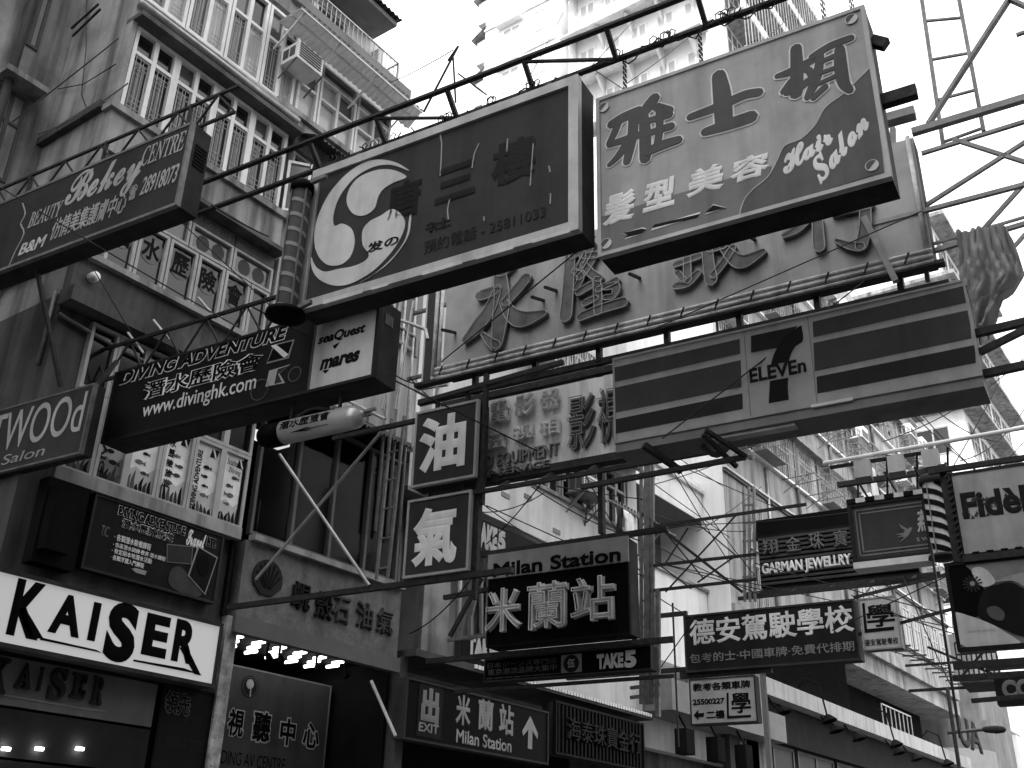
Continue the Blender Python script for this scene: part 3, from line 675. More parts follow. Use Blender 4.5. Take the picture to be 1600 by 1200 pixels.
aw = MB(); aw.hexa([(-11.1, 27.3, 15.55), (-11.1, 29.15, 15.55), (-12.0, 29.15, 15.86), (-12.0, 27.3, 15.86), (-11.1, 27.3, 15.57), (-11.1, 29.15, 15.57), (-12.0, 29.15, 15.88), (-12.0, 27.3, 15.88)])
aw = aw.build('awning', CORRD, hE, org=(-12, 27.3, 15.55))
for k, z in enumerate(E_fl):
    for i in range(12):
        if rr.random() < .35 and (i or k): copy_part(aw, hE, (0, i*1.96, z-14.12))
for y in (33.1, 37.0, 42.9, 46.8): MB().tube((-11.93, y, 9.8), (-11.93, y, 26), .06, 8).build('drain_pipe', M('old_pipe', .2, .7, .3), hE, True)
for i in range(9):
    y = 38+i*1.3; window(hE, F12.at(.2), y, y+.9, 10.6, 12.2, 2, (.6,), FRAMEG, GLASSM, .06, -.02, .05, .02)
m = MB(); m.bar((-11.95, 39.5, 7.9), (-11.95, 43, 7.9), .04)
for i in range(8): m.bar((-11.95, 39.5+i*.5, 7.18), (-11.95, 39.5+i*.5, 7.9), .03)
m.build('canopy_railing', GALV, hE)

# ================================================================== house F, far end, and the towers
hF = thing('corner_tower_block', 'white corner block with eaves and shaded windows at the end of the street', 'building', (-13, 64, 0))
bx('wall', WHITEW, hF, -17, -11.4, 60, 75, 0, 42)
SF = SIDE(60); FF = FAC(-11.4)
for k in range(6):
    z = 15.5+k*4.3
    bx('eave', CONC, hF, -17.2, -10.4, 59.3, 75, z+3.1, z+3.35)
    window(hF, SF, -14.2, -12.3, z+.6, z+2.3, 2, (), FRAMEG, GLASSD, .08, -.05, .04, .01)
    for i in range(5): window(hF, FF, 60.8+i*2.8, 63.1+i*2.8, z+.5, z+2.6, 3, (.6,), FRAMEG, GLASSM, .08, -.05, .04, .01)
bx('shop_band', PALE, hF, -17, -11.0, 57, 75, 5, 8.8)
hU = thing('cinema_podium', 'pale curved podium with dark letter logo beyond the white canopy edge', 'building', (-12, 55, 0))
bx('wall', M('dull_podium', .17, .8, .3, .6, .4), hU, -18, -11.2, 53, 59, 4.2, 9.0)
m = MB()
for i in range(12):
    t = R(90*i/12); t2 = R(90*(i+1)/12); a, b = (-11.2-3+3*math.cos(t), 53-3*math.sin(t)), (-11.2-3+3*math.cos(t2), 53-3*math.sin(t2))
    m.hexa([(a[0], a[1], 4.6), (b[0], b[1], 4.6), (b[0]-.2, 53.1, 4.6), (a[0]-.2, 53.1, 4.6), (a[0], a[1], 7.6), (b[0], b[1], 7.6), (b[0]-.2, 53.1, 7.6), (a[0]-.2, 53.1, 7.6)])
m.build('curved_front', M('podium_cladding', .2, .6, .1), hU)
FU = FAC(-11.18); p = FU.uv(1500, 1165); q = FU.uv(1528, 1132)
lettering(FU, 'UA', p[0], p[1], q[0], q[1], P(45), hU, off=.02, depth=.06, bold=.05, name='raised_letter')
bx('upper_wall', M('dull_podium', .17), hU, -18, -11.6, 53, 59, 9, 13)
hT = thing('slim_white_tower', 'slim bleached tower with small windows left of the twin apartment towers', 'building', (-29.5, 44, 0))
TW = M('bleached_wall', .8, .85, .06, .3, .08)
bx('wall', TW, hT, -32.0, -26.6, 40, 50, 0, 62)
ST = SIDE(40)
for k in range(6):
    z = 38.5+k*3.4
    window(hT, ST, -30.6, -29.2, z, z+1.7, 2, (), FRAMEW, GLASSC, .12, -.05, .06, .02)
    window(hT, ST, -28.2, -27.3, z+.3, z+2.0, 2, (), FRAMEW, GLASSC, .12, -.05, .06, .02)
    bx('window_hood', TW, hT, -30.9, -29.0, 39.5, 40, z+1.9, z+2.05)
    bx('floor_band', PALE, hT, -32.05, -26.6, 39.9, 40, z-1.0, z-.85)
    m = MB(); m.box(-32.9, -32.0, 40.3, 41.5, z+.3, z+2.2); m.build('side_bay', PALE, hT)
    m = MB(); m.add([(-33.1, 39.9, z+2.2), (-31.9, 39.9, z+2.9), (-31.9, 41.9, z+2.9), (-33.1, 41.9, z+2.2)], [(0, 1, 2, 3), (3, 2, 1, 0)]); m.build('side_hood', CONC, hT)
hT2 = thing('eaved_white_tower', 'tall white apartment tower with bracketed eaves and side balconies above the hair salon sign', 'building', (-21, 46, 0))
bx('wall', TW, hT2, -26.0, -17.2, 40.5, 58, 0, 64)
ST2 = SIDE(40.5); FT2 = FAC(-17.2)
for k in range(7):
    z = 36.5+k*3.6
    m = MB(); m.hexa([(-25.9, 39.3, z+3.0), (-17.0, 39.3, z+3.0), (-17.0, 40.5, z+3.35), (-25.9, 40.5, z+3.35), (-25.9, 39.3, z+3.12), (-17.0, 39.3, z+3.12), (-17.0, 40.5, z+3.5), (-25.9, 40.5, z+3.5)]); m.build('eave', PALE, hT2)
    for i in range(5): window(hT2, ST2, -25.2+1.7*i, -24.1+1.7*i, z+.9, z+2.5, 2, (), FRAMEW, GLASSC, .12, -.05, .05, .02)
    for i in range(5): m = MB(); m.hexa([(-25.5+1.9*i, 39.6, z+2.9), (-25.35+1.9*i, 39.6, z+2.9), (-25.35+1.9*i, 40.5, z+1.9), (-25.5+1.9*i, 40.5, z+1.9), (-25.5+1.9*i, 39.6, z+3.05), (-25.35+1.9*i, 39.6, z+3.05), (-25.35+1.9*i, 40.5, z+3.3), (-25.5+1.9*i, 40.5, z+3.3)]); m.build('eave_bracket', PALE, hT2)
    bx('balcony_slab', CONC, hT2, -17.2, -15.9, 43, 57.5, z+2.9, z+3.1)
    bx('balcony_front', PALE, hT2, -16.05, -15.9, 43, 57.5, z+3.1, z+3.8)
    for i in range(5): window(hT2, FT2, 43.4+2.8*i, 45.6+2.8*i, z+.5, z+2.7, 3, (.6,), FRAMEG, GLASSM, .1, -.05, .05, .02)
m = MB()
for k in range(30): m.bar((-15.9, 43+.5*k, 39), (-15.9, 43+.5*k, 63), .05)
m.build('bamboo_screen', CONC, hT2)
hG = thing('pale_glass_tower', 'faint bright office tower with thin window grid far down the street', 'building', (-4, 130, 0))
bx('wall', TW, hG, -12, 10, 130, 150, 0, 70)
SG = SIDE(130); m = MB()
for k in range(16): m.pbox(SG, -12, 10, 4*k+4, 4*k+4.2, 0, .15)
for i in range(9): m.pbox(SG, -12+2.7*i, -11.85+2.7*i, 0, 70, 0, .2)
m.build('window_grid', PALE, hG)

# opposite side of the street and the houses behind the viewer (unseen, they close the canyon; the tall block is an added sun blocker)
def row_house(name, label, x0, x1, y0, y1, h, fx, mat):
    t = thing(name, label, 'building', ((x0+x1)/2, (y0+y1)/2, 0)); bx('wall', mat, t, x0, x1, y0, y1, 0, h)
    pl = PL((0, -1, 0), (1, 0, 0), fx); z = 4.5 if fx < 90 else h
    while z+2 < h:
        window(t, pl, -y1+.6, -y0-.6, z, z+1.5, min(12, max(2, int((y1-y0)/1.1))), (.65,), FRAMEG, GLASSM, .07, -.05, .05, .01); z += 3.0 if h < 40 else 6.0
    return t
row_house('opposite_house', 'sooty house with window rows directly across the street', 9.5, 16, -14, 8, 27, 9.5, CONCD)
row_house('opposite_house', 'lower grey house beyond the near one on the same side of the street', 9.6, 16, 8.2, 30, 20, 9.6, CONC)
row_house('rear_house', 'sooty house of the left row behind the viewer', -20, -12.5, -30, -4.2, 24, 99, CONCD)
row_house('added_shade_block', 'unseen tall block added behind the viewer to shade the near fronts', 9.4, 24, -62, -14.2, 72, 9.4, PALE)  # unseen block, added to keep the sun off the near fronts

# ================================================================== SIGNS
def zc(x0, y0, sc):                                  # helper: coordinates read in an enlarged view
    return lambda *p: [(x0+a/sc, y0+b/sc) for a, b in p]
DK, PA = P(40), P(190)
# ---------------------------------------------------------------- beauty centre
S = Sign('beauty_sign', 'dark box sign with script lettering of a beauty centre beside the grilled windows', HANG(6.3), [(-70, 371), (306, 162), (283, 288), (-100, 487)], .30, P(62), CASE, (.03, .01, STEELG))
pl = S.pl; LT = P(150)
S.T(ri('BEAUTY'), (43, 358), (101, 312), LT, bold=.012); S.T(script('Bekey'), (94, 346), (231, 226), LT, bold=.02); S.T(ri('CENTRE'), (220, 262), (293, 203), LT, bold=.012)
S.T(sbi('B&M'), (28, 401), (75, 366), P(175)); S.T('仿倩美集護膚中心', (78, 377), (202, 297), LT, bold=.015, shear=.2); S.T('☎', (200, 315), (217, 287), LT, bold=.02); S.T(ri('28918073'), (218, 307), (282, 255), LT, bold=.015, shear=.25)
S.line([(36, 318), (40, 335), (33, 350), (38, 365), (24, 395), (14, 418)], .015, LT, smooth=3)
m = MB()
for i in range(7):
    c = S.u1; z = S.z1-.25-.045*i; a = pl.p3(c, z, -.1); b = pl.p3(c, z, -.27); m.bar(a+SS*.006, b+SS*.006, .012, .022)
S.part(m, 'side_louvre', P(25))
m = MB(); truss(m, pl, S.u0, S.u1+.45, S.z1+.10, S.z1+.48, -.18, 7, .032)
for u in (S.u0+1.0, S.u0+2.4, S.u1-.3): m.bar(pl.p3(u, S.z1, -.18), pl.p3(u, S.z1+.5, -.18), .04)
m.bar(pl.p3(S.u0+1.6, S.z0, -.2), pl.p3(S.u0+1.55, S.z0-1.25, -.9), .045)
S.part(m, 'support_truss', STEEL)
# ---------------------------------------------------------------- wood salon
S = Sign('salon_sign', 'grey box sign with thin round sans letters under the dive club truss', HANG(7.4), [(-60, 668), (148, 588), (130, 699), (-60, 760)], .17, P(70), CASE, (.02, .008, STEELG))
S.T('TWOOd', (-22, 712), (139, 610), P(160), bold=.004); S.T('Salon', (2, 728), (73, 695), P(140), shear=.12, bold=.004)
m = MB(); pl = S.pl
for u in (S.u0+.6, S.u1-.35): m.bar(pl.p3(u, S.z1, -.2), pl.p3(u, S.z1+.6, -.5), .05)
m.bar(pl.p3(S.u1-.1, S.z1+.02, -.1), pl.p3(S.u0-1.5, S.z1+.02, -.1), .05); S.part(m, 'hanger', STEEL)
# ---------------------------------------------------------------- diving club box sign
S = Sign('dive_club_sign', 'long dark box sign of a diving club with a pale equipment panel at its end', HANG(8.0), [(178, 572), (592, 478), (585, 590), (164, 690)], .40, P(46), CASE, (.03, .012, P(58)))
pl = S.pl; D = zc(0, 350, 3.2)
S.TO(sbi('DIVING ADVENTURE'), (187, 602), (452, 507), P(28), P(235), bold=.012, eb=.05); S.TO('潛水歷險會', (222, 626), (412, 548), P(28), P(235), bold=.02, eb=.07); S.T('www.divinghk.com', (220, 660), (403, 583), P(195), bold=.008)
S.poly(D((1335, 700), (1370, 605), (1475, 578), (1445, 672)), P(130), off=.004); S.poly(D((1343, 690), (1374, 610), (1466, 586), (1439, 666)), P(25), off=.009); S.poly(D((1360, 612), (1385, 606), (1447, 655), (1425, 672)), P(200), off=.014)
S.poly(D((1330, 815), (1348, 735), (1452, 703), (1398, 748), (1425, 795)), P(150), off=.004); S.poly(D((1375, 800), (1392, 728), (1440, 712), (1392, 750), (1412, 790)), P(60), off=.009)
u, z = pl.uv(*D((1475, 752))[0]); S.disc(D((1475, 752))[0], .09, P(95), ring=.008); S.disc(D((1300, 830))[0], .13, P(90), ring=.008)
q = pl.uv(490, 560)[0]
MB().pbox(pl, q, S.u1-.03, S.z0+.03, S.z1-.03, -.003, .008).build('equipment_panel', P(175), S.root)
MB().pbox(pl, q-.03, q, S.z0+.03, S.z1-.03, -.003, .014).build('divider', P(80), S.root)
S.T(sbi('seaQuest'), (497, 542), (573, 504), P(38), off=.012, bold=.01); S.T(sbi('mares'), (500, 580), (564, 547), P(38), off=.012, bold=.02)
S.poly([(521, 541), (531, 536), (524, 546)], P(38), off=.012); S.poly([(505, 580), (515, 578), (509, 584)], P(38), off=.012)
m = MB(); truss(m, pl, S.u0-2.6, q+.3, S.z1+.12, S.z1+.62, -.25, 9, .042, .022); S.part(m, 'support_truss', STEEL)
m = MB(); truss(m, pl, S.u0-2.6, S.u0-.1, S.z1-.55, S.z1-.2, -.5, 5, .045); S.part(m, 'support_truss', STEEL)
m = MB()
for i in range(5):
    c = S.u1; m.bar(pl.p3(c, S.z1-.15-.02*0, -.12-.03*i)+SS*.006, pl.p3(c, S.z1-.28, -.12-.03*i)+SS*.006, .012, .012)
S.part(m, 'side_louvre', P(140))
for x, y in ((200, 520), (240, 500), (310, 465)):
    m = MB(); a = pl.at(-.25).hit(x, y); m.tube(a, a+Vector((.3, .1, -.35)), .018, 6); S.part(m, 'strip_lamp_holder', GALV)
# ---------------------------------------------------------------- scuba tank sign
t = thing('scuba_tank_sign', 'silver scuba tank with a black boot hung sideways under the diving club sign', 'sign', HANG(8.15).p3(*HANG(8.15).uv(500, 665)))
pl = HANG(8.15); a, b = pl.uv(442, 678), pl.uv(552, 651); zz = (a[1]+b[1])/2; rad = .135; L = b[0]-a[0]
MB().lathe(pl.p3(a[0], zz), SS, [(0, 0), (.0, rad), (L, rad), (L+.05, rad*.95), (L+.10, rad*.75), (L+.13, rad*.5), (L+.15, rad*.25), (L+.15, 0)], 28).build('tank', M('silver_tank', .55, .35, .1, 3, .25, metal=.4), t, True)
MB().lathe(pl.p3(a[0], zz), -SS, [(-.02, 0), (-.02, rad+.008), (.22, rad+.008), (.3, rad*.8), (.32, 0)], 24).build('boot', P(18), t, True)
m = MB(); m.tube(pl.p3(b[0]+.14, zz), pl.p3(b[0]+.24, zz), .028, 8).bar(pl.p3(b[0]+.17, zz+.02, .04), pl.p3(b[0]+.33, zz+.02, .04), .03).tube(pl.p3(b[0]+.2, zz-.09), pl.p3(b[0]+.2, zz+.06), .015, 6); m.build('valve', STEELG, t)
def on_tank(s, u0, u1, h0, h1, bold):
    vs_, fs = glyphs(s, bold, False); xs = [v[0] for v in vs_]; ys = [v[1] for v in vs_]; m = MB(); o = []
    for x, y, _ in vs_:
        u = u0+(x-min(xs))/(max(xs)-min(xs))*(u1-u0); h = h0+(y-min(ys))/(max(ys)-min(ys))*(h1-h0); th = h/rad
        o.append(pl.p3(u, zz+(rad+.004)*math.sin(th), (rad+.004)*math.cos(th)))
    m.add(o, fs); return m.build('lettering', P(35), t)
on_tank('潛水歷險會', a[0]+.06, b[0]-.22, -.03, .085, .03); on_tank('←', a[0]+.2, b[0]-.25, -.10, -.06, .03)
m = MB(); m.path([pl.p3(a[0]+.1+.6*i/10, zz+.12+.10*math.sin(i*.31), .0) for i in range(11)], .018, 6); m.bar(pl.p3(a[0]+.1, zz+.1), pl.p3(a[0]+.1, zz+.45), .03).bar(pl.p3(b[0]-.2, zz+.1), pl.p3(b[0]-.2, zz+.45), .03); m.build('hanger', STEEL, t)
# ---------------------------------------------------------------- swirl sign
S = Sign('swirl_logo_sign', 'large dark box sign with a three-comma swirl logo and wide pale metal frame', HANG(7.6), [(489, 272), (905, 118), (905, 360), (468, 487)], .34, P(64), CASE, (.105, .035, M('dull_pale_metal', .46, .5, .2, 4, .3, metal=.1)))
pl = S.pl; D = zc(450, 50, 2.4); LG = P(176)
S.poly(D((222, 640), (232, 590), (270, 545), (340, 518), (400, 520), (446, 545), (400, 565), (360, 590), (340, 620), (325, 665), (285, 690), (245, 682)), LG, 'logo_comma', smooth=4)
S.poly(D((456, 522), (410, 492), (350, 480), (290, 490), (220, 535), (155, 610), (112, 700), (100, 770), (110, 830), (145, 872), (195, 875), (235, 845), (252, 790), (240, 740), (205, 720), (176, 728), (172, 690), (195, 620), (250, 550), (320, 508), (390, 500)), LG, 'logo_comma', smooth=4)
S.poly(D((392, 665), (350, 690), (310, 710), (282, 745), (282, 800), (305, 835), (290, 860), (245, 880), (190, 890), (140, 900), (105, 880), (88, 845), (92, 890), (120, 930), (175, 952), (235, 945), (310, 905), (370, 850), (415, 790), (440, 730), (430, 690)), LG, 'logo_comma', smooth=4)
S.poly(D((464, 690), (455, 760), (420, 820), (360, 885), (270, 942), (330, 905), (400, 840), (445, 770), (456, 700)), LG, 'logo_comma', smooth=3)
S.T('唐', (602, 352), (660, 273), P(44), bold=.04, off=.008, depth=.002); S.T('三', (679, 322), (745, 246), P(48), bold=.04, off=.008, depth=.002); S.T('樓', (767, 296), (838, 206), P(50), bold=.04, off=.008, depth=.002)
S.T('发の', (573, 398), (625, 366), P(44), bold=.03, off=.014); S.T('社', (664, 366), (706, 337), P(50), bold=.02, off=.012); S.T('預約電話 - 25811033', (662, 398), (853, 319), P(59), bold=.004, off=.010, depth=.002)
for k in (((565, 360), (578, 420), (572, 540)), ((718, 420), (700, 460), (692, 510)), ((825, 402), (822, 450)), ((921, 420), (910, 576)), ((608, 630), (600, 665), (603, 705)), ((980, 505), (984, 525)), ((986, 608), (985, 645)), ((736, 695), (737, 708))):
    S.line(D(*k), .014, P(140), 'paint_scratch', smooth=2)
m = MB(); zt = 9.78
for o, z in ((-.05, zt), (-.30, zt-.24)): m.angle(pl.p3(S.u0-3.2, z, o), pl.p3(S.u1+3.3, z, o), .062)
for i in range(7):
    u = S.u0-.2+i*1.0; m.bar(pl.p3(u, zt, -.05), pl.p3(u, zt-.26, -.3), .05)
    if i % 2: m.bar(pl.p3(u, zt-.02, -.06), pl.p3(u+1.0, zt-.24, -.28), .03)
for u in (S.u0+.4, S.u0+1.5, S.u1-.5): m.bar(pl.p3(u, S.z1, -.15), pl.p3(u, zt-.24, -.3), .06)
S.part(m, 'support_beam', STEEL)
m = MB(); rr = random.Random(21)
for k in range(9):
    u = S.u0-.3+k*.75; w = .5+.5*rr.random()
    m.path([pl.p3(u+w*i/10, zt-.22-.09*math.sin(i*.314)*rr.uniform(.5, 1.6)+.03*math.sin(i*2.1+k), -.26+.05*math.sin(i*1.3+k)) for i in range(11)], .009, 5)
    for j in range(3):
        c = u+w*rr.random(); m.path([pl.p3(c+.05*math.sin(i*1.1+j), zt-.2+.06*math.cos(i*1.1+j)-.01*i, -.26+.012*i) for i in range(8)], .007, 5)
S.part(m, 'tangled_cable', CABLE)
rr = random.Random(2)
for k in range(5): a = S.u0+.4+k*.65; m = MB(); m.pbox(pl, a, a+.2+.35*rr.random(), S.z0-.02, S.z0+.012+.02*rr.random(), .0, .04); S.part(m, 'peeled_edge', P(175))
m = MB(); 
a = pl.at(-.1).hit(625, 205); bq = pl.at(-.1).hit(716, 72)
m.tube(pl.at(-.1).hit(662, 175), bq, .014, 6).tube(pl.at(-.1).hit(712, 160), pl.at(-.1).hit(708, 90), .012, 6).tube(pl.at(-.1).hit(700, 95), bq, .014, 6).tube(pl.at(-.1).hit(716, 115), pl.at(-.1).hit(760, 148), .010, 6)
S.part(m, 'stay_rod', STEEL)
# ---------------------------------------------------------------- barber poles
def barber(label, d, top, bot, rpx, tones, turns, dome, hwf=.125, starts=2, capf=1.4):
    pl = HANG(d); a, b = pl.uv(*top), pl.uv(*bot); u = (a[0]+b[0])/2; z0, z1 = b[1], a[1]
    r = abs(pl.uv(top[0]+rpx, top[1])[0]-pl.uv(*top)[0]); t = thing('barber_pole', label, 'barber pole', pl.p3(u, z0))
    MB().lathe(pl.p3(u, z0), ZV, [(0, r*.94), (z1-z0, r*.94)], 24).build('cylinder', P(tones[0]), t, True)
    m = MB(); n = 150; H = z1-z0
    for st in range(starts):
        o = len(m.v)
        for i in range(n+1):
            th = 2*math.pi*(turns*i/n+st*.5); zz = z0+H*i/n; hw = H/turns*hwf*(2 if starts == 1 else 1)
            for dz in (-hw, hw):
                m.v.append(pl.p3(u, min(max(zz+dz, z0), z1))+(SS*math.cos(th)-SN*math.sin(th))*r)
        for i in range(n): m.f.append((o+2*i, o+2*i+1, o+2*i+3, o+2*i+2))
    m.build('spiral_stripe', P(tones[1]), t, True)
    MB().lathe(pl.p3(u, z0), -ZV, [(0, r), (0, r*capf*.96), (.05, r*capf), (.09, r*capf*.6), (.1, 0)], 20).build('bottom_cap', P(tones[2]), t, True)
    MB().lathe(pl.p3(u, z1), ZV, [(0, r), (0, r*1.2), (.1, r*1.2), (.16, r*(.7 if dome else 1.1)), (.17, 0)], 20).build('top_cap', P(tones[2]), t, True)
    m = MB(); m.bar(pl.p3(u, z1+.1), pl.p3(u+.35, z1+.12), .05).bar(pl.p3(u, z0-.03), pl.p3(u+.35, z0+.05), .05)
    for k in range(4): th = k*math.pi/2+.4; q = (SS*math.cos(th)-SN*math.sin(th))*r*1.06; m.bar(pl.p3(u, z0)+q, pl.p3(u, z1)+q, .018)
    m.build('bracket', STEELG, t); return t
barber('slim grey barber pole at the left end of the swirl logo sign', 7.45, (470, 302), (448, 488), 11.5, (76, 128, 22), 8, True, .06, 1, 1.95)
barber('boldly striped barber pole beside the swallow sign', 19.6, (1456, 757), (1474, 868), 17, (170, 30, 60), 3.2, False)
# ---------------------------------------------------------------- hair salon sign
S = Sign('hair_salon_sign', 'large grey hair salon sign with brush characters, hung on chains', HANG(7.85), [(932, 158), (1350, 8), (1392, 270), (937, 408)], .36, P(150), CASE, (.035, .02, P(165)))
pl = S.pl; D = zc(900, 0, 2.667)
c1 = [(1233, 278), (1180, 330), (1120, 390), (1040, 450), (1000, 520), (940, 580), (870, 610), (840, 670)]; c2 = [(800, 740), (740, 790), (700, 840), (682, 902)]
S.poly(D(*(c1+c2+[(1284, 718)])), P(88), 'dark_field', off=.004); S.poly(D(*([(92, 908), (815, 693)]+c2+[(98, 1068)])), P(108), 'dark_field', off=.004)
S.line(D(*(c1+c2)), .012, P(160), off=.009, smooth=3)
for n_, st in (('雅', [[(150, 520, 30), (200, 492, 36), (262, 462, 30)], [(178, 515, 24), (160, 560, 24), (140, 600, 20)], [(142, 605, 22), (255, 568, 30)], [(240, 475, 30), (238, 560, 34), (214, 676, 26)], [(218, 590, 26), (180, 650, 24), (140, 690, 14)], [(328, 412, 36), (300, 450, 38), (262, 505, 24)], [(285, 490, 30), (290, 560, 38), (290, 662, 36)], [(340, 450, 30), (392, 462, 26)], [(300, 508, 22), (390, 480, 26)], [(300, 560, 22), (398, 528, 26)], [(350, 470, 24), (350, 540, 24), (340, 610, 24)], [(300, 636, 30), (360, 608, 34), (428, 586, 28)]]),
               ('士', [[(478, 490, 26), (600, 445, 34), (700, 400, 34), (762, 388, 32)], [(596, 318, 44), (610, 400, 58), (618, 510, 58)], [(540, 552, 30), (640, 520, 44), (730, 490, 46)]]),
               ('頓', [[(840, 320, 18), (900, 300, 30), (992, 250, 26)], [(918, 205, 34), (922, 300, 40), (918, 392, 40)], [(865, 385, 20), (900, 345, 28), (910, 330, 22)], [(880, 388, 24), (930, 372, 24), (968, 340, 24)], [(950, 290, 22), (975, 300, 24), (985, 340, 18)], [(985, 240, 22), (1060, 195, 26), (1145, 162, 24)], [(1020, 235, 22), (1010, 300, 30), (990, 360, 30), (965, 410, 20)], [(1100, 210, 32), (1105, 290, 40), (1118, 350, 36), (1142, 378, 24)], [(1020, 262, 16), (1090, 232, 18)], [(1015, 310, 14), (1070, 290, 16)], [(1015, 352, 14), (1080, 322, 16)], [(1040, 365, 20), (990, 412, 18)]])):
    S.brush([[(900+x/2.667, y/2.667, w/2.667) for x, y, w in s] for s in st], P(78), 'brush_letter', .010, .0135, k=1.25 if n_ == '頓' else 1.2, edge=.017)
WT = P(205)
for ch, lb, rt in (('髮', (112, 950), (250, 783)), ('型', (280, 892), (412, 733)), ('美', (462, 830), (612, 675)), ('容', (645, 772), (802, 628))):
    lb, rt = D(lb, rt); S.T(ch, lb, rt, WT, bold=.045, off=.012, shear=.12)
S.T(script('Hair'), D((866, 730))[0], D((1068, 546))[0], WT, bold=.035, off=.008, depth=.003, rot=R(17)); S.T(rbi('S')+script('alon'), D((1000, 778))[0], D((1218, 488))[0], WT, bold=.035, off=.008, depth=.003, rot=R(30))
for k in (((195, 975), (278, 950), (296, 954), (280, 976), (205, 1000), (216, 985)), ((325, 945), (522, 885), (510, 903), (314, 964)), ((538, 897), (574, 853), (630, 869))):
    S.poly(D(*k), P(205), 'arrow_edge', off=.009)
    cx = sum(q[0] for q in k)/len(k); cy = sum(q[1] for q in k)/len(k); S.poly(D(*[(cx+(x-cx)*.94, cy+(y-cy)*.72) for x, y in k]), P(45), 'arrow', off=.014)
for c in ((118, 450), (1148, 83), (128, 1018), (1235, 693)):
    S.disc(D(c)[0], .058, P(190), 'corner_stud', off=.014); u, z = pl.uv(*D(c)[0])
    MB().poly(pl, [(u+.05*math.cos(R(a)), z+.05*math.sin(R(a))) for a in range(45, 226, 15)], .012, .022).build('corner_stud', P(85), S.root)
def chain(m, a, b, n):
    a, b = Vector(a), Vector(b)
    for i in range(n):
        p, q = a.lerp(b, i/n), a.lerp(b, (i+1.25)/n); x = SS if i % 2 else SN; w = x*.016
        for sgn in (-1, 1): m.bar(p+w*sgn, q+w*sgn, .010)
for u, zt_ in ((S.u0+.28, 9.55), (S.u0+1.12, 9.55), (S.u1-.38, 9.6), (S.u1-.12, 9.6)): m = MB(); chain(m, pl.p3(u, S.z1, -.1), pl.p3(u, zt_, -.1), 14); S.part(m, 'chain', STEEL)
m = MB(); m.bar(pl.p3(S.u1, S.z1-.98, -.2), pl.p3(S.u1+.3, S.z1-.98, -.2), .09, .12); S.part(m, 'side_bracket', STEEL); m = MB(); m.bar(pl.p3(S.u1, S.z1-.3, -.15), pl.p3(S.u1+.12, S.z1-.4, -.15), .08, .1); S.part(m, 'side_bracket', STEEL)
# ---------------------------------------------------------------- bank sign
S = Sign('bank_sign', 'huge grey neon bank sign with raised brush characters behind the front signs', HANG(11.0), [(700, 430), (1437, 205), (1446, 398), (690, 592)], .30, M('grey_sign_panel', tone(150), .6, .22, 1.6, .4), CASE)
pl = S.pl; D = zc(650, 330, 2.667); LM = M('bank_letter', .15, .5, .35, 5, .45)
def st_px(st, x0, y0, sc): return [[(x0+x/sc, y0+y/sc, w/sc) for x, y, w in s] for s in st]
S.brush(st_px([[(345, 262, 20), (372, 262, 34), (412, 232, 26)], [(362, 285, 44), (370, 360, 50), (366, 440, 54), (350, 560, 40)], [(345, 572, 34), (318, 552, 24), (292, 524, 14)], [(280, 362, 34), (320, 350, 34), (355, 335, 26)], [(350, 345, 30), (320, 420, 40), (270, 490, 46), (218, 546, 22)], [(470, 292, 36), (430, 340, 36), (388, 388, 30)], [(378, 390, 26), (410, 440, 44), (460, 462, 52), (545, 436, 20)]], 650, 330, 2.667), LM, 'raised_letter', -.01, .07, k=1.2, tube=.008)
S.brush(st_px([[(655, 180, 34), (648, 300, 36), (640, 400, 40), (635, 448, 42)], [(660, 200, 20), (700, 182, 22), (705, 215, 20), (672, 262, 20)], [(672, 262, 18), (700, 285, 22), (680, 330, 20)], [(740, 150, 28), (715, 210, 28), (690, 250, 20)], [(715, 200, 20), (760, 195, 24)], [(745, 215, 22), (715, 265, 24), (690, 290, 18)], [(710, 235, 22), (745, 275, 26), (775, 292, 24)], [(690, 350, 24), (740, 320, 26)], [(765, 300, 26), (770, 370, 28), (770, 430, 26)], [(770, 340, 18), (845, 300, 22)], [(800, 330, 20), (845, 325, 26), (835, 365, 20), (800, 372, 18)], [(715, 395, 22), (760, 375, 20)], [(698, 452, 28), (780, 420, 32), (874, 392, 34)]], 650, 330, 2.667), LM, 'raised_letter', -.01, .07, k=1.2, tube=.008)
S.brush(st_px([[(1090, 160, 24), (1140, 120, 28), (1190, 150, 22)], [(1090, 235, 20), (1190, 200, 22)], [(1140, 180, 24), (1142, 300, 26)], [(1100, 270, 18), (1125, 300, 20)], [(1090, 325, 22), (1140, 312, 28), (1185, 270, 22)], [(1220, 110, 30), (1228, 220, 36), (1240, 300, 40)], [(1230, 120, 24), (1300, 95, 26), (1290, 160, 24)], [(1235, 175, 20), (1290, 160, 20)], [(1250, 280, 24), (1290, 230, 24), (1330, 165, 22)], [(1290, 165, 24), (1340, 215, 44), (1380, 222, 46), (1455, 182, 20)]], 650, 330, 2.667), LM, 'raised_letter', -.01, .07, k=1.2, tube=.008)
S.brush(st_px([[(780, -60, 30), (720, 0, 24)], [(800, -20, 28), (750, 30, 26), (700, 55, 18)], [(825, 0, 30), (828, 60, 34), (832, 100, 34)], [(900, -70, 24), (1000, -95, 26)], [(890, -30, 24), (1020, -60, 28)], [(1005, -50, 32), (1005, 30, 36), (990, 95, 36)], [(985, 100, 30), (945, 95, 24), (895, 76, 12)]], 940, 350, 2.424), LM, 'raised_letter', -.01, .07, k=1.2, tube=.008)
m = MB()
for z, o in ((S.z0+.0, .05), (S.z0+.07, .06), (S.z0-.06, .03)): m.tube(pl.p3(S.u0-.08, z, o), pl.p3(S.u1, z, o), .028, 8)
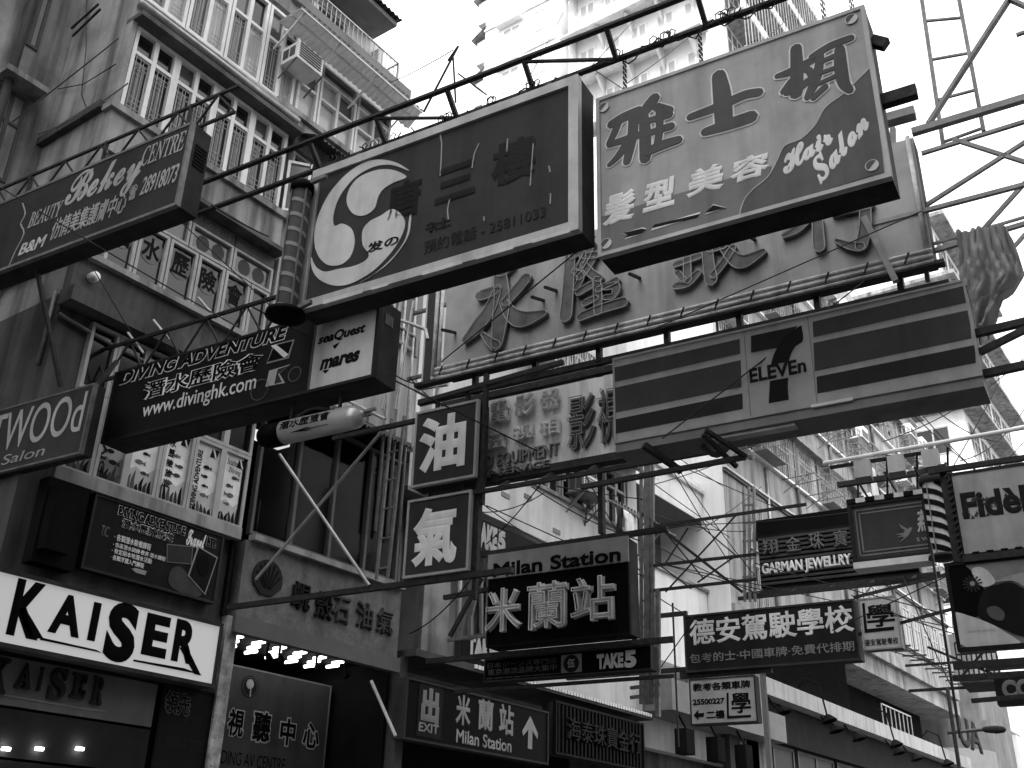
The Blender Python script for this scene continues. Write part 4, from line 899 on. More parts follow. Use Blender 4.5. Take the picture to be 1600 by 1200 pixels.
for u in (S.u0-.04, S.u0-.13): m.tube(pl.p3(u, S.z0, .04), pl.p3(u, S.z1, .04), .028, 8)
m.tube(pl.p3(S.u1-.06, S.z0, .04), pl.p3(S.u1-.06, S.z1, .04), .028, 8)
S.part(m, 'border_neon_tube', M('chalky_tube', .72, .6, .4, 8, .5), True)
m = MB()
for i in range(15):
    u = S.u0+i*.45; m.bar(pl.p3(u, S.z0-.03, .07), pl.p3(u+.06, S.z0+.09, .09), .018)
for i in range(7): u = S.u0+.5+i*.95; m.bar(pl.p3(u, S.z0-.30, -.1), pl.p3(u, S.z0, -.1), .07)
m.bar(pl.p3(S.u0-.45, S.z0-.08, -.02), pl.p3(S.u1+.1, S.z0-.08, -.02), .12, .05).bar(pl.p3(S.u0-.45, S.z0-.30, -.12), pl.p3(S.u1+.1, S.z0-.30, -.12), .08)
for a in ((712, 520), (850, 470), (870, 455), (1000, 435), (1180, 375)):
    p = pl.hit(*a); m.bar(p, p-SN*.35-ZV*.12, .035)
S.part(m, 'support_frame', STEEL)
# ---------------------------------------------------------------- convenience store sign
S = Sign('convenience_store_sign', 'long striped box sign with a big numeral seven under the bank sign', HANG(9.5), [(957, 563), (1500, 437), (1540, 580), (962, 697)], .45, P(142), P(60), (.018, .012, P(140)))
pl = S.pl; D = zc(940, 350, 2.424)
for k in (((48, 545), (523, 437), (525, 490), (48, 598)), ((48, 622), (527, 517), (530, 617), (48, 715)), ((800, 372), (1385, 233), (1388, 295), (803, 428)), ((803, 452), (1393, 327), (1400, 432), (808, 557)), ((815, 580), (1413, 460), (1417, 525), (818, 642)), ((48, 742), (533, 643), (535, 700), (48, 795))):
    S.poly(D(*k), P(70 if k[0][1] not in (580, 742) else 59), 'stripe')
S.poly(D((567, 425), (742, 388), (700, 428), (668, 468), (567, 487)), P(52), 'numeral_bar')
S.poly(D(*(smooth_pts([(757, 385), (763, 440), (735, 462), (718, 490), (708, 522)], 3, False)+smooth_pts([(643, 532), (655, 492), (690, 432), (757, 385)], 3, False))), P(40), 'numeral_seven')
S.poly(D(*(smooth_pts([(707, 583), (705, 620), (709, 665)], 3, False)+[(634, 679), (638, 596)])), P(38), 'numeral_seven'); S.T(sb('ELEVEn'), D((563, 604))[0], D((772, 507))[0], P(40), bold=.0, off=.012)
for x in (545, 795): u = pl.uv(*D((x, 500))[0])[0]; MB().pbox(pl, u, u+.008, S.z0+.02, S.z1-.02, .0, .004).build('panel_seam', P(105), S.root)
m = MB(); m.pbox(pl, S.u0, S.u1, S.z0-.10, S.z0-.001, -.45, -.02); S.part(m, 'bottom_tray', P(118))
m = MB(); m.pbox(pl, S.u0+1.0, S.u0+1.9, S.z0-.125, S.z0-.1, -.2, -.08).pbox(pl, S.u0+2.1, S.u0+2.5, S.z0-.02, S.z0+.01, .0, .03); S.part(m, 'torn_flap', P(185))
m = MB(); a = S.z0-.35
m.bar(pl.p3(S.u0-.5, a, -.2), pl.p3(S.u0+1.35, a+.03, -.2), .05).bar(pl.p3(S.u0+1.35, a+.03, -.2), pl.p3(S.u0+1.1, a+.2, .25), .04).bar(pl.p3(S.u0+.35, S.z0-.1, .05), pl.p3(S.u0+.6, S.z0-.3, -.35), .06).bar(pl.p3(S.u0+1.0, S.z0-.1, .05), pl.p3(S.u0+1.2, S.z0-.35, -.35), .04)
m.path([pl.p3(S.u0+.9+.3*i/6, S.z0-.12-.13*math.sin(i*.5), -.2) for i in range(7)], .03, 6)
S.part(m, 'support_frame', STEEL); m = MB()
for z in (S.z0+.12, S.z0+.55): m.bar(pl.p3(S.u1, z, -.25), pl.p3(S.u1+1.6, z+.06, -.25), .07)
m.bar(pl.p3(S.u1, S.z0+.35, -.25), pl.p3(S.u1+1.2, S.z0+.75, -.25), .06)
S.part(m, 'support_arm', STEEL)
# ---------------------------------------------------------------- oil and gas
for ch, c, lb, rt, lab in (('油', [(653, 646), (748, 623), (742, 745), (640, 762)], (652, 742), (730, 640), 'dark square sign with the white character for oil, upper of the stacked pair'), ('氣', [(641, 783), (738, 765), (730, 890), (627, 905)], (642, 888), (717, 785), 'dark square sign with the white character for gas, lower of the stacked pair')):
    S = Sign('square_character_sign', lab, HANG(10.6), c, .28, P(66), CASE, (.028, .012, P(150)), group='stacked oil and gas signs'); S.T(ch, lb, rt, P(225), bold=.045); pl = S.pl
    m = MB(); m.bar(pl.p3(S.u1+.05, S.z0-.35, -.1), pl.p3(S.u1+.05, S.z1+.4, -.1), .06)
    for u in (S.u0+.25, S.u1-.25): m.bar(pl.p3(u, S.z1, -.14), pl.p3(u, S.z1+.22, -.14), .05)
    if ch == '氣': m.bar(pl.p3(S.u0-3.0, S.z0-.06, -.05), pl.p3(S.u1+.6, S.z0-.06, -.05), .07)
    else: m.bar(pl.p3(S.u0-1.5, S.z1-.06, -.1), pl.p3(S.u0, S.z1-.06, -.1), .06).bar(pl.p3(S.u0, S.z1+.2, -.1), pl.p3(S.u1+1.2, S.z1+.32, -.1), .06)
    S.part(m, 'support_frame', STEEL)
# ---------------------------------------------------------------- video equipment
S = Sign('video_shop_sign', 'pale rusty neon sign for video equipment behind the oil sign', HANG(11.0), [(715, 645), (962, 575), (965, 697), (712, 762)], .22, M('rusty_pale_panel', .85, .7, .2, 1.6, .6), CASE)
pl = S.pl; D = zc(700, 560, 5.217); VL = M('dirty_letter', .85, .6, .3, 6, .5); VD = M('dark_letter', .25, .6, .4, 6, .5)
for ch, a, b in (('電', (360, 548), (520, 345)), ('影', (558, 492), (722, 290)), ('器', (762, 442), (935, 250)), ('富', (345, 762), (495, 598)), ('視', (543, 692), (718, 538)), ('相', (765, 655), (928, 488))):
    a, b = D(a, b); S.T(ch, a, b, VL, bold=.035, off=.03, depth=.05, name='raised_letter'); S.T(ch, a, b, P(235), bold=.008, hollow=True, off=.085, depth=.012, name='neon_tube')
S.T(sb('VIDEO EQUIPMENT'), (722, 745), (876, 692), VD, off=.02, depth=.04, name='raised_letter'); S.T(sb('SP SERVICE'), (755, 750), (861, 720), VD, off=.02, depth=.04, name='raised_letter')
for ch, a, b in (('影', (995, 775), (1215, 285)), ('視', (1240, 720), (1400, 230))):
    a, b = D(a, b); S.T(ch, a, b, P(95), bold=.03, off=.02, depth=.05, name='raised_letter'); S.T(ch, a, b, P(150), bold=.01, hollow=True, off=.075, depth=.02, name='neon_tube')
m = MB(); m.bar(pl.p3(S.u0-.4, S.z0-.05, -.05), pl.p3(S.u1+.2, S.z0-.05, -.05), .16, .10).bar(pl.p3(S.u0-.4, S.z0-.35, .35), pl.p3(S.u1+1.4, S.z0-.35, .35), .05)
for i in range(5): u = S.u0+.2+i*.62; m.bar(pl.p3(u, S.z0-.1, -.05), pl.p3(u+.05, S.z0-.35, .35), .045)
m.bar(pl.p3(S.u0-.3, S.z1+.1, -.05), pl.p3(S.u1+.3, S.z1+.1, -.05), .09)
for u in (S.u0+.1, S.u0+2.0): m.bar(pl.p3(u, S.z0-.9, -.3), pl.p3(u, S.z1+.4, -.3), .07)
S.part(m, 'support_frame', STEEL)
# ---------------------------------------------------------------- handbag shop neon
S = Sign('handbag_shop_sign', 'black neon sign with pale header and three large white characters', HANG(14.0), [(766, 873), (981, 836), (985, 992), (759, 1010)], .35, P(24), CASE, (.02, .01, P(40)))
pl = S.pl; D = zc(700, 780, 2.857); zh = pl.uv(770, 905)[1]
MB().pbox(pl, S.u0-.01, S.u1+.01, zh, S.z1+.02, -.004, .03).build('header_panel', P(132), S.root)
S.T(sb('Milan Station'), (772, 903), (971, 854), P(24), off=.033, depth=.02, bold=.0, name='raised_letter')
for ch, a, b in (('米', (172, 605), (338, 392)), ('蘭', (362, 592), (542, 362)), ('站', (558, 558), (752, 338))):
    a, b = D(a, b); S.T(ch, a, b, P(165), bold=.04, off=.012, depth=.06, name='raised_letter'); S.T(ch, a, b, P(210), bold=.012, hollow=True, off=.08, depth=.02, name='neon_tube')
m = MB(); m.bar(pl.p3(S.u0-1.2, S.z0-.1, -.15), pl.p3(S.u1+.6, S.z0-.1, -.15), .08).bar(pl.p3(S.u0-.8, S.z1+.08, -.1), pl.p3(S.u1+.6, S.z1+.08, -.1), .08)
m.bar(pl.p3(S.u0-.9, S.z1-.55, -.1), pl.p3(S.u0, S.z1-.5, -.1), .07).bar(pl.p3(S.u0-.2, S.z1-.3, -.1), pl.p3(S.u0-.75, S.z0+.25, -.1), .06)
S.part(m, 'support_frame', STEEL)
m = MB()
for i in range(30): u = S.u0+.05+i*(S.u1-S.u0-.1)/29; m.pbox(pl, u, u+.012, S.z0+.04, zh-.02, 0, .006)
S.part(m, 'face_rib', P(16))
# ---------------------------------------------------------------- jeans shop strip sign
S = Sign('jeans_shop_sign', 'narrow black strip sign of a jeans shop with a round emblem, under the handbag neon', HANG(14.4), [(757, 1031), (1017, 1008), (1018, 1047), (757, 1064)], .25, P(20), CASE, (.012, .01, P(70)))
pl = S.pl
S.T('日本ジーンズ專門店', (762, 1045), (870, 1027), P(75), bold=.01); S.T('東京潮流品牌大集中', (762, 1056), (870, 1037), P(85), bold=.01); S.T(rbi('TEL:2575-5526 http://www.take5jeans.com'), (760, 1062), (875, 1051), P(120)); S.rect((877, 1052), (909, 1021), P(130), 'emblem_panel')
S.disc((893, 1037), .13, P(50), off=.010); S.T('伍', (887, 1044), (899, 1029), P(150), bold=.03, off=.018); S.T(sb('TAKE'), (933, 1046), (974, 1019), P(185), bold=.03); S.T(sb('5'), (976, 1044), (994, 1015), P(185), bold=.03)
m = MB()
for u in (S.u0+.3, S.u1-.3): m.bar(pl.p3(u, S.z1, -.1), pl.p3(u, S.z1+.4, -.1), .05)
m.bar(pl.p3(S.u0-.6, S.z0-.1, -.1), pl.p3(S.u1+.3, S.z0-.1, -.1), .05); S.part(m, 'support_frame', STEEL)
# ---------------------------------------------------------------- jewellery slat sign
S = Sign('jewellery_sign', 'slatted dark jewellery sign with raised white capitals', HANG(22), [(1185, 843), (1428, 800), (1432, 892), (1188, 921)], .3, P(40), CASE)
pl = S.pl
for i in range(11): z = S.z0+.05+i*(S.z1-S.z0-.08)/11; MB().pbox(pl, S.u0+.02, S.u1-.02, z, z+.055, 0, .05).build('slat', P(74), S.root)
S.T(sb('GARMAN JEWELLRY'), (1193, 905), (1331, 865), P(225), bold=.03, off=.055, depth=.05, name='raised_letter')
D = zc(1150, 700, 3.429)
for ch, a, b in (('翔', (148, 580), (226, 488)), ('金', (272, 566), (350, 473)), ('珠', (398, 553), (474, 448)), ('寶', (528, 540), (600, 440))): a, b = D(a, b); S.T(ch, a, b, P(100), bold=.04, off=.055, depth=.06, name='raised_letter')
m = MB(); m.pbox(pl, S.u0-.1, S.u1+.1, S.z1-.02, S.z1+.38, -.4, -.05); S.part(m, 'roof_box', P(26))
m = MB(); m.bar(pl.p3(S.u0-.3, S.z0-.12, .1), pl.p3(S.u1+.4, S.z0-.12, .1), .08).bar(pl.p3(S.u0-.3, S.z0-.35, .7), pl.p3(S.u1+.4, S.z0-.35, .7), .07)
for i in range(7): u = S.u0+i*.8; m.bar(pl.p3(u, S.z0-.12, .1), pl.p3(u, S.z0-.35, .7), .06)
S.part(m, 'support_frame', STEEL)
# ---------------------------------------------------------------- swallow sign
S = Sign('swallow_sign', 'dark framed sign with a flying swallow emblem under a row of floodlights', HANG(20), [(1328, 788), (1446, 774), (1456, 868), (1330, 880)], .35, P(66), P(50), (.06, .03, P(58)))
pl = S.pl; D = zc(1300, 700, 4.615)
S.poly(D((580, 575), (566, 572), (545, 585), (480, 545), (500, 577), (528, 592), (518, 612), (455, 625), (508, 628), (465, 645), (522, 640), (485, 686), (548, 636), (575, 592)), P(110), 'swallow_emblem'); S.T('燕', (1434, 832), (1451, 795), P(165), bold=.03, shear=.2); S.T('S W', (1433, 846), (1451, 838), P(140))
m = MB()
for w in (.12, .19):
    for a in ((S.u0+w, S.u0+w+.025, S.z0+w, S.z1-w), (S.u0+w, S.u1, S.z0+w, S.z0+w+.025), (S.u0+w, S.u1, S.z1-w-.025, S.z1-w)): m.pbox(pl, *a, .0, .008)
S.part(m, 'painted_border', P(105))
for i in range(8): a = S.u0+i*(S.u1-S.u0)/8; MB().pbox(pl, a, a+(S.u1-S.u0)/8, S.z1+.01, S.z1+.10, -.3, .06).build('striped_edge', P(200 if i % 2 else 40), S.root)
MB().pbox(pl, S.u0, S.u1, S.z0-.13, S.z0-.01, -.3, .1).build('bottom_trim', P(190), S.root)
for i in range(3):
    m = MB(); u = S.u0+.3+i*.62; m.hexa([pl.p3(*q) for q in ((u, S.z1+.35, .5), (u+.3, S.z1+.35, .5), (u+.3, S.z1+.30, .3), (u, S.z1+.30, .3), (u, S.z1+.72, .42), (u+.3, S.z1+.72, .42), (u+.3, S.z1+.66, .26), (u, S.z1+.66, .26))])
    S.part(m, 'floodlight', P(130))
m = MB()
for i in range(4): u = S.u0+.2+i*.55; m.bar(pl.p3(u, S.z1+.1, -.1), pl.p3(u+.15, S.z1+.75, .3), .035).bar(pl.p3(u+.2, S.z1+.1, -.1), pl.p3(u+.05, S.z1+.5, .2), .03)
m.bar(pl.p3(S.u0-.2, S.z1+.75, .2), pl.p3(S.u1+.2, S.z1+.75, .2), .06).bar(pl.p3(S.u0-.2, S.z1+.55, -.3), pl.p3(S.u1+.2, S.z1+.55, -.3), .10)
S.part(m, 'lamp_frame', STEEL); m = MB(); m.tube(pl.p3(S.u0-.3, S.z1+.82, .3), pl.p3(S.u1+5, S.z1+.95, .3), .045, 8); S.part(m, 'white_pipe', FRAMEW, True)
# ---------------------------------------------------------------- right edge signs
S = Sign('pale_name_sign', 'pale box sign with playful toothed lettering above the poster', HANG(17), [(1489, 741), (1660, 713), (1660, 855), (1497, 868)], .35, P(150), CASEM, (.035, .015, P(60)))
pl = S.pl; S.T(sb('Fidèl'), (1506, 812), (1600, 757), P(48), bold=.01)
m = MB(); rr = random.Random(8); a, b = pl.uv(1506, 812), pl.uv(1600, 757)
for i in range(34): u = a[0]+(b[0]-a[0])*rr.random(); z = a[1]+(b[1]-a[1])*rr.random()*.75; m.poly(pl, [(u-.03, z-.02), (u+.03, z-.02), (u, z+.03)], .004, .0095)
S.part(m, 'toothed_letter_edge', P(70))
m = MB(); m.bar(pl.p3(S.u0-.08, S.z0-.1, -.1), pl.p3(S.u0-.08, S.z1+.2, -.1), .12).bar(pl.p3(S.u0-.3, S.z1+.08, 0), pl.p3(S.u1, S.z1+.08, 0), .08).bar(pl.p3(S.u0, S.z0-.05, 0), pl.p3(S.u1, S.z0-.05, 0), .10)
for i in range(14): z = S.z0+i*.1; m.bar(pl.p3(S.u0-.06, z, .03), pl.p3(S.u0+.02, z+.05, .05), .03)
S.part(m, 'support_frame', STEEL); m = MB()
for i in range(9): u = S.u0+.15+i*.2; m.pbox(pl, u, u+.1, S.z0+.03, S.z0+.05, .015, .03)
S.part(m, 'trim_clip', P(30))
S = Sign('spa_poster', 'framed advertising poster with dark hair and a flower below the toothed lettering', HANG(17), [(1483, 884), (1660, 857), (1660, 1002), (1490, 1022)], .2, M('poster_ground', .22, .5, .5, 1.2), CASEM, (.05, .02, P(48)), cat='poster')
pl = S.pl; D = zc(1150, 700, 3.429)
S.poly(D((1140, 640), (1190, 610), (1240, 640), (1290, 690), (1330, 760), (1345, 850), (1290, 905), (1230, 900), (1158, 882)), P(22), 'printed_hair', smooth=3); S.poly(D((1325, 765), (1400, 732), (1480, 722), (1560, 762), (1700, 800), (1700, 1010), (1540, 1010), (1420, 965), (1300, 905)), P(42), 'printed_dress', off=.009, smooth=3); S.poly(D((1345, 862), (1395, 848), (1440, 886), (1425, 926), (1365, 908)), P(84), 'printed_shoulder', off=.016, smooth=3)
S.poly(D((1262, 655), (1300, 638), (1345, 655), (1390, 712), (1366, 738), (1322, 744), (1290, 716)), P(185), 'printed_face', off=.012, smooth=3); S.poly(D((1162, 885), (1250, 900), (1360, 940), (1440, 985), (1530, 1060), (1300, 1075), (1200, 1050), (1165, 980)), P(180), 'printed_arm', off=.012, smooth=3)
S.poly(D((1385, 722), (1450, 690), (1560, 668), (1700, 700), (1700, 785), (1565, 752), (1480, 712)), P(140), 'printed_cloth', off=.011, smooth=3)
u, z = pl.uv(*D((1268, 728))[0]); m = MB()
for k in range(14): t = k*.449; m.ribbon(pl, [(u+.03*math.cos(t), z+.03*math.sin(t), .006), (u+.13*math.cos(t), z+.12*math.sin(t), .012)], .014, .019+.0004*k)
S.part(m, 'printed_flower', P(62)); S.disc(D((1268, 728))[0], .035, P(140), 'printed_flower_centre', off=.022)
S.T('自然美SPA女仕專門店', (1512, 1009), (1580, 1001), P(180), off=.018); S.T('美容護理', (1512, 990), (1555, 982), P(160), off=.018)
m = MB(); m.bar(pl.p3(S.u0-.1, S.z0-.2, -.05), pl.p3(S.u1, S.z0-.2, -.05), .1).bar(pl.p3(S.u0-.1, S.z0-.42, .2), pl.p3(S.u1, S.z0-.42, .2), .08).bar(pl.p3(S.u0+.1, S.z0-.75, .2), pl.p3(S.u1, S.z0-.7, .2), .06)
m.bar(pl.p3(S.u0-.18, S.z0-1.2, -.2), pl.p3(S.u0-.18, S.z1+.4, -.2), .035); S.part(m, 'support_frame', STEEL)
S = Sign('driving_school_sign', 'wide dark sign of a driving school with bold white characters in one row', HANG(19), [(1070, 964), (1335, 934), (1345, 1034), (1070, 1048)], .3, P(52), CASE, (.03, .015, P(70)))
S.T('德安駕駛學校', (1078, 1009), (1331, 944), P(205), bold=.022); S.T('包考的士·中國車牌·免費代排期', (1078, 1037), (1334, 1001), P(125), bold=.012); pl = S.pl
m = MB(); m.bar(pl.p3(S.u0-2.6, S.z1+.1, -.2), pl.p3(S.u0, S.z1+.1, -.2), .08).bar(pl.p3(S.u0-2.6, S.z0+.1, -.2), pl.p3(S.u0, S.z0+.1, -.2), .08).bar(pl.p3(S.u0-.25, S.z0-1.3, -.1), pl.p3(S.u0-.25, S.z1+.3, -.1), .028); S.part(m, 'support_frame', STEEL)
S = Sign('learner_plate_sign', 'white square learner plate sign at the right end of the driving school sign', HANG(19), [(1343, 936), (1401, 930), (1408, 1011), (1349, 1017)], .25, P(170), CASEM, (.02, .012, P(140)))
S.T('學', (1356, 981), (1395, 942), P(35), bold=.018); S.T('德安駕駛學校', (1352, 1010), (1403, 995), P(50), bold=.01); S.poly([(1347, 943), (1351, 942), (1355, 983), (1397, 979), (1397, 984), (1351, 989)], P(35))
m = MB(); pl = S.pl; m.bar(pl.p3(S.u0-.1, S.z1+.06, -.1), pl.p3(S.u1+.9, S.z1+.3, -.1), .05).bar(pl.p3(S.u0-.1, S.z0+.3, -.1), pl.p3(S.u1+.9, S.z0+.6, -.1), .05); S.part(m, 'bracket', STEEL)
S = Sign('second_floor_sign', 'small white driving school sign with phone number and left arrow', HANG(19), [(1078, 1063), (1181, 1053), (1182, 1128), (1079, 1133)], .25, P(165), CASE, (.02, .012, P(60)))
D = zc(1000, 1040, 5.333)
S.T('教考各類車牌', (1083, 1081), (1172, 1062), P(35), bold=.03); S.T(sb('25500227'), (1083, 1102), (1132, 1090), P(35), bold=.01); S.T('二樓', (1104, 1124), (1132, 1109), P(35), bold=.035); S.T('學', (1143.5, 1115), (1172, 1081), P(35), bold=.018)
S.poly(D((448, 413), (487, 370), (487, 398), (533, 394), (533, 425), (487, 428), (489, 455)), P(35), 'arrow'); S.poly(D((722, 228), (738, 226), (742, 420), (925, 410), (926, 430), (726, 440)), P(35))
pl = S.pl; m = MB(); m.bar(pl.p3(S.u1+.12, S.z0-3.2, -.1), pl.p3(S.u1+.12, S.z1+.5, -.1), .085); S.part(m, 'post', P(120)); m = MB(); m.bar(pl.p3(S.u0-.2, S.z1+.1, -.1), pl.p3(S.u1+.3, S.z1+.1, -.1), .12); S.part(m, 'hanger', STEEL)
S = Sign('dark_cut_sign', 'dark sign with two fat round letters below the flower poster', HANG(20), [(1553, 1054), (1660, 1040), (1660, 1092), (1557, 1105)], .3, P(52), CASE)
S.T(sb('CO'), (1568, 1092), (1612, 1060), P(120), bold=.03)
pl = S.pl; m = MB(); m.bar(pl.p3(S.u0-.1, S.z1+.1, -.1), pl.p3(S.u1, S.z1+.1, -.1), .1); S.part(m, 'hanger', STEEL)

# ---------------------------------------------------------------- signs on the house fronts
S = Sign('lit_shop_sign', 'glowing white box sign with huge black capitals over the roller fascia', FAC(-11.75), [(-160, 846), (346, 975), (336, 1074), (-160, 980)], .34, EM('lit_acrylic', .55, .065), CASE, (.045, .02, CASE))
KB = P(14); D = zc(0, 700, 2.4)
for ch, lb, rt in (('K', (8, 991), (77, 915)), ('A', (73, 987), (135, 936)), ('I', (135, 1000), (159, 943)), ('E', (219, 1022), (268, 966)), ('R', (266, 1032), (312, 975))): S.T(sb(ch), lb, rt, KB, bold=.02)
S.T(sb('S'), (157, 1030), (221, 948), KB, bold=.03)
S.poly(D((60, 610), (90, 595), (160, 713), (120, 718)), KB, 'letter_leg'); S.poly(D((150, 710), (360, 757), (380, 768), (150, 720)), KB, 'underline'); S.poly(D((500, 793), (690, 826), (755, 850), (500, 800)), KB, 'underline'); S.poly(D((672, 748), (700, 745), (752, 853), (728, 848)), KB, 'letter_leg')
S = Sign('shutter_fascia', 'dark grey shop fascia with raised metal roman capitals under the glowing sign', FAC(-12.0), [(-160, 1000), (246, 1063), (240, 1130), (-160, 1085)], .4, P(84), CASE)
for ch, lb, rt in (('K', (-25, 1082), (18, 1030)), ('A', (20, 1075), (54, 1038)), ('I', (55, 1080), (68, 1042)), ('S', (70, 1092), (108, 1046)), ('E', (106, 1090), (138, 1054)), ('R', (138, 1100), (164, 1058))): S.T(rb(ch), lb, rt, P(44), bold=.04, depth=.05, off=.004, name='raised_letter')
S.line([(0, 1085), (60, 1095), (110, 1104), (165, 1112)], .02, P(100)); pl = S.pl
MB().pbox(pl, S.u0, S.u1, S.z0-.55, S.z0-.03, -.3, -.01).build('lower_panel', P(50), S.root); MB().pbox(pl, S.u0, S.u1, S.z0-1.0, S.z0-.58, -.3, -.02).build('lower_panel', P(44), S.root)
for x in (10, 62, 125):
    p = FAC(-11.96).hit(x, 1168); MB().lathe(p, (0, 0, -1), [(0, .02), (0, .05), (.03, .05), (.03, .0)], 12).build('down_light', EM('down_light', .9, 5), S.root)
S = Sign('shop_side_panel', 'dark vertical shop panel with two outlined characters beside the roller fascia', FAC(-12.05), [(253, 1066), (335, 1084), (322, 1215), (238, 1200)], .2, P(40), CASE, (.03, .01, P(30)))
S.TO('領先', (255, 1113), (299, 1085), P(36), P(105), bold=.02, eb=.06); S.T('影音中心', (286, 1132), (330, 1120), P(56)); S.T('LEADING AV CENTRE', (256, 1168), (318, 1158), P(56))
S = Sign('av_centre_panel', 'grey wall panel with outlined characters and a round record logo inside the lit entrance', FAC(-13.35), [(352, 1038), (521, 1071), (500, 1220), (330, 1205)], .15, P(75), CASE, (.02, .01, P(120)))
for ch, lb, rt in (('視', (353, 1149), (383, 1110)), ('聽', (392, 1157), (425, 1115)), ('中', (435, 1163), (463, 1125)), ('心', (471, 1167), (500, 1132))): S.TO(ch, lb, rt, P(30), P(185), bold=.03, eb=.085)
S.T('LEADING AV CENTRE', (322, 1190), (446, 1186), P(34)); S.disc((390, 1073), .17, P(58), off=.006); S.disc((390, 1073), .145, P(84), off=.010, ring=.012); S.disc((390, 1069), .075, P(170), off=.014); S.line([(391, 1075), (390, 1088)], .02, P(170), off=.014)
S = Sign('dive_travel_board', 'dark printed board of the diving travel shop with small photos, under the poster windows', FAC(-11.98), [(150, 770), (350, 838), (335, 941), (125, 890)], .12, P(46), CASE, (.03, .015, P(60)))
D = zc(120, 660, 4); pl = S.pl
S.TO(sb('DIVING ADVENTURE'), D((255, 575))[0], D((680, 655))[0], P(26), P(225), bold=.02, eb=.06); S.TO('潛水歷險旅遊', D((275, 655))[0], D((605, 700))[0], P(26), P(225), bold=.02, eb=.06); S.T(script('Travel'), D((678, 765))[0], D((810, 700))[0], P(215), bold=.03); S.TO('LTD', D((808, 770))[0], D((875, 735))[0], P(26), P(150))
for k, s in enumerate(('各類潛水裝備課程', '各區潛水訓練·教育·潛水課程', '有定期本地潛水活動', '各類浮潛入門課程')): S.T('· '+s, D((230-8*k, 735+40*k))[0], D(((465, 555, 470, 420)[k], (780, 860, 872, 900)[k]-18))[0], P(215), bold=.02)
S.T('TIC', D((145, 705))[0], D((205, 655))[0], P(110)); S.poly(D((560, 758), (725, 775), (715, 888), (560, 875)), P(110), 'photo_border'); S.poly(D((566, 766), (718, 781), (709, 880), (566, 868)), P(60), 'photo_print', off=.012); S.poly(D((752, 772), (876, 845), (797, 1080), (690, 960)), P(140), 'photo_border', off=.014); S.poly(D((758, 785), (868, 850), (794, 1066), (699, 957)), P(34), 'photo_print', off=.020)
S.poly(D((590, 920), (640, 900), (700, 960), (780, 1060), (740, 1090), (620, 1050), (570, 1000)), P(74), 'photo_print', smooth=3); S.poly(D((760, 840), (800, 830), (820, 880), (810, 950), (770, 960), (745, 900)), P(20), 'photo_print', off=.026, smooth=3)
S.poly(D((340, 915), (365, 910), (435, 930), (425, 955), (370, 940)), P(140), 'badge')
S = Sign('exit_style_sign', 'black station-style sign with exit box and white up arrow above the dark entrance', FAC(-11.7), [(637, 1063), (862, 1110), (850, 1192), (628, 1156)], .25, P(12), CASE, (.03, .02, P(62)))
D = zc(350, 820, 3.158)
S.rect((650, 1149), (693, 1074), P(44), 'exit_box'); S.T('出', (656, 1128), (687, 1079), P(118), bold=.06, off=.012); S.T(sb('EXIT'), (653, 1142), (685, 1134), P(130), off=.012)
for ch, lb, rt in (('米', (711, 1131), (736, 1089)), ('蘭', (746, 1139), (771, 1096)), ('站', (779, 1146), (803, 1104))): S.T(ch, lb, rt, P(130), bold=.03)
S.T('Milan Station', (712, 1160), (799, 1156), P(140), bold=.02); S.poly(D((1510, 945), (1470, 1020), (1475, 1040), (1500, 1010), (1498, 1104), (1518, 1108), (1520, 1015), (1545, 1058), (1547, 1030)), P(140), 'arrow')
S = Sign('dark_slat_sign', 'nearly black ribbed shop sign with raised dark characters right of the exit-style sign', FAC(-11.7), [(866, 1100), (1006, 1126), (1004, 1192), (868, 1192)], .3, P(22), CASE, (.04, .03, P(34)))
S.z0 = S.z0; pl = S.pl
for i in range(24): u = S.u0+.08+i*(S.u1-S.u0-.16)/24; MB().pbox(pl, u, u+.06, S.z0+.05, S.z1-.05, 0, .03).build('rib', P(24), S.root)
D = zc(840, 1030, 5.714)
for i, ch in enumerate('海泰珠寶金行'): u = S.u0+.35+i*(S.u1-S.u0-.6)/6; lettering(pl, ch, u, S.z0+.3, u+.5, S.z1-.25, P(46), S.root, off=.032, depth=.05, bold=.03, name='raised_letter')
S = Sign('jeans_fascia', 'dark bay fascia with bold pale jeans shop name, upper one left of the handbag neon', FAC(-11.95), [(715, 796), (846, 851), (842, 872), (712, 832)], .1, P(40), CASE)
S.T(sb('TAKE'), (741, 851), (777, 826), P(150), bold=.04); S.T(sb('5'), (777, 859), (790, 832), P(150), bold=.04)
S = Sign('jeans_wall_sign', 'dark wall sign with pale jeans shop name, lower one beside the drain pipe', FAC(-11.8), [(722, 996), (790, 1014), (788, 1046), (720, 1036)], .15, P(24), CASE)
S.T(sb('TAKE5'), (730, 1026), (781, 1006), P(170), bold=.04)
S = Sign('shopfront_character_panel', 'dark blank panel with one pale brush character beside the post of the small white sign', FAC(-11.9), [(1140, 1125), (1186, 1140), (1186, 1210), (1140, 1210)], .2, P(62), CASEM)
S.T('紅', (1155, 1172), (1169, 1147), P(120), bold=.03, shear=.3)
S = Sign('vertical_wall_sign', 'narrow grey vertical sign with small column of characters behind the gas sign support', FAC(-12.75), [(651, 892), (690, 908), (684, 972), (645, 957)], .15, P(104), CASEM)
for k, ch in enumerate('福滿工人'): S.T(ch, (661, 921+14*k), (671, 909+14*k), P(50), bold=.02)
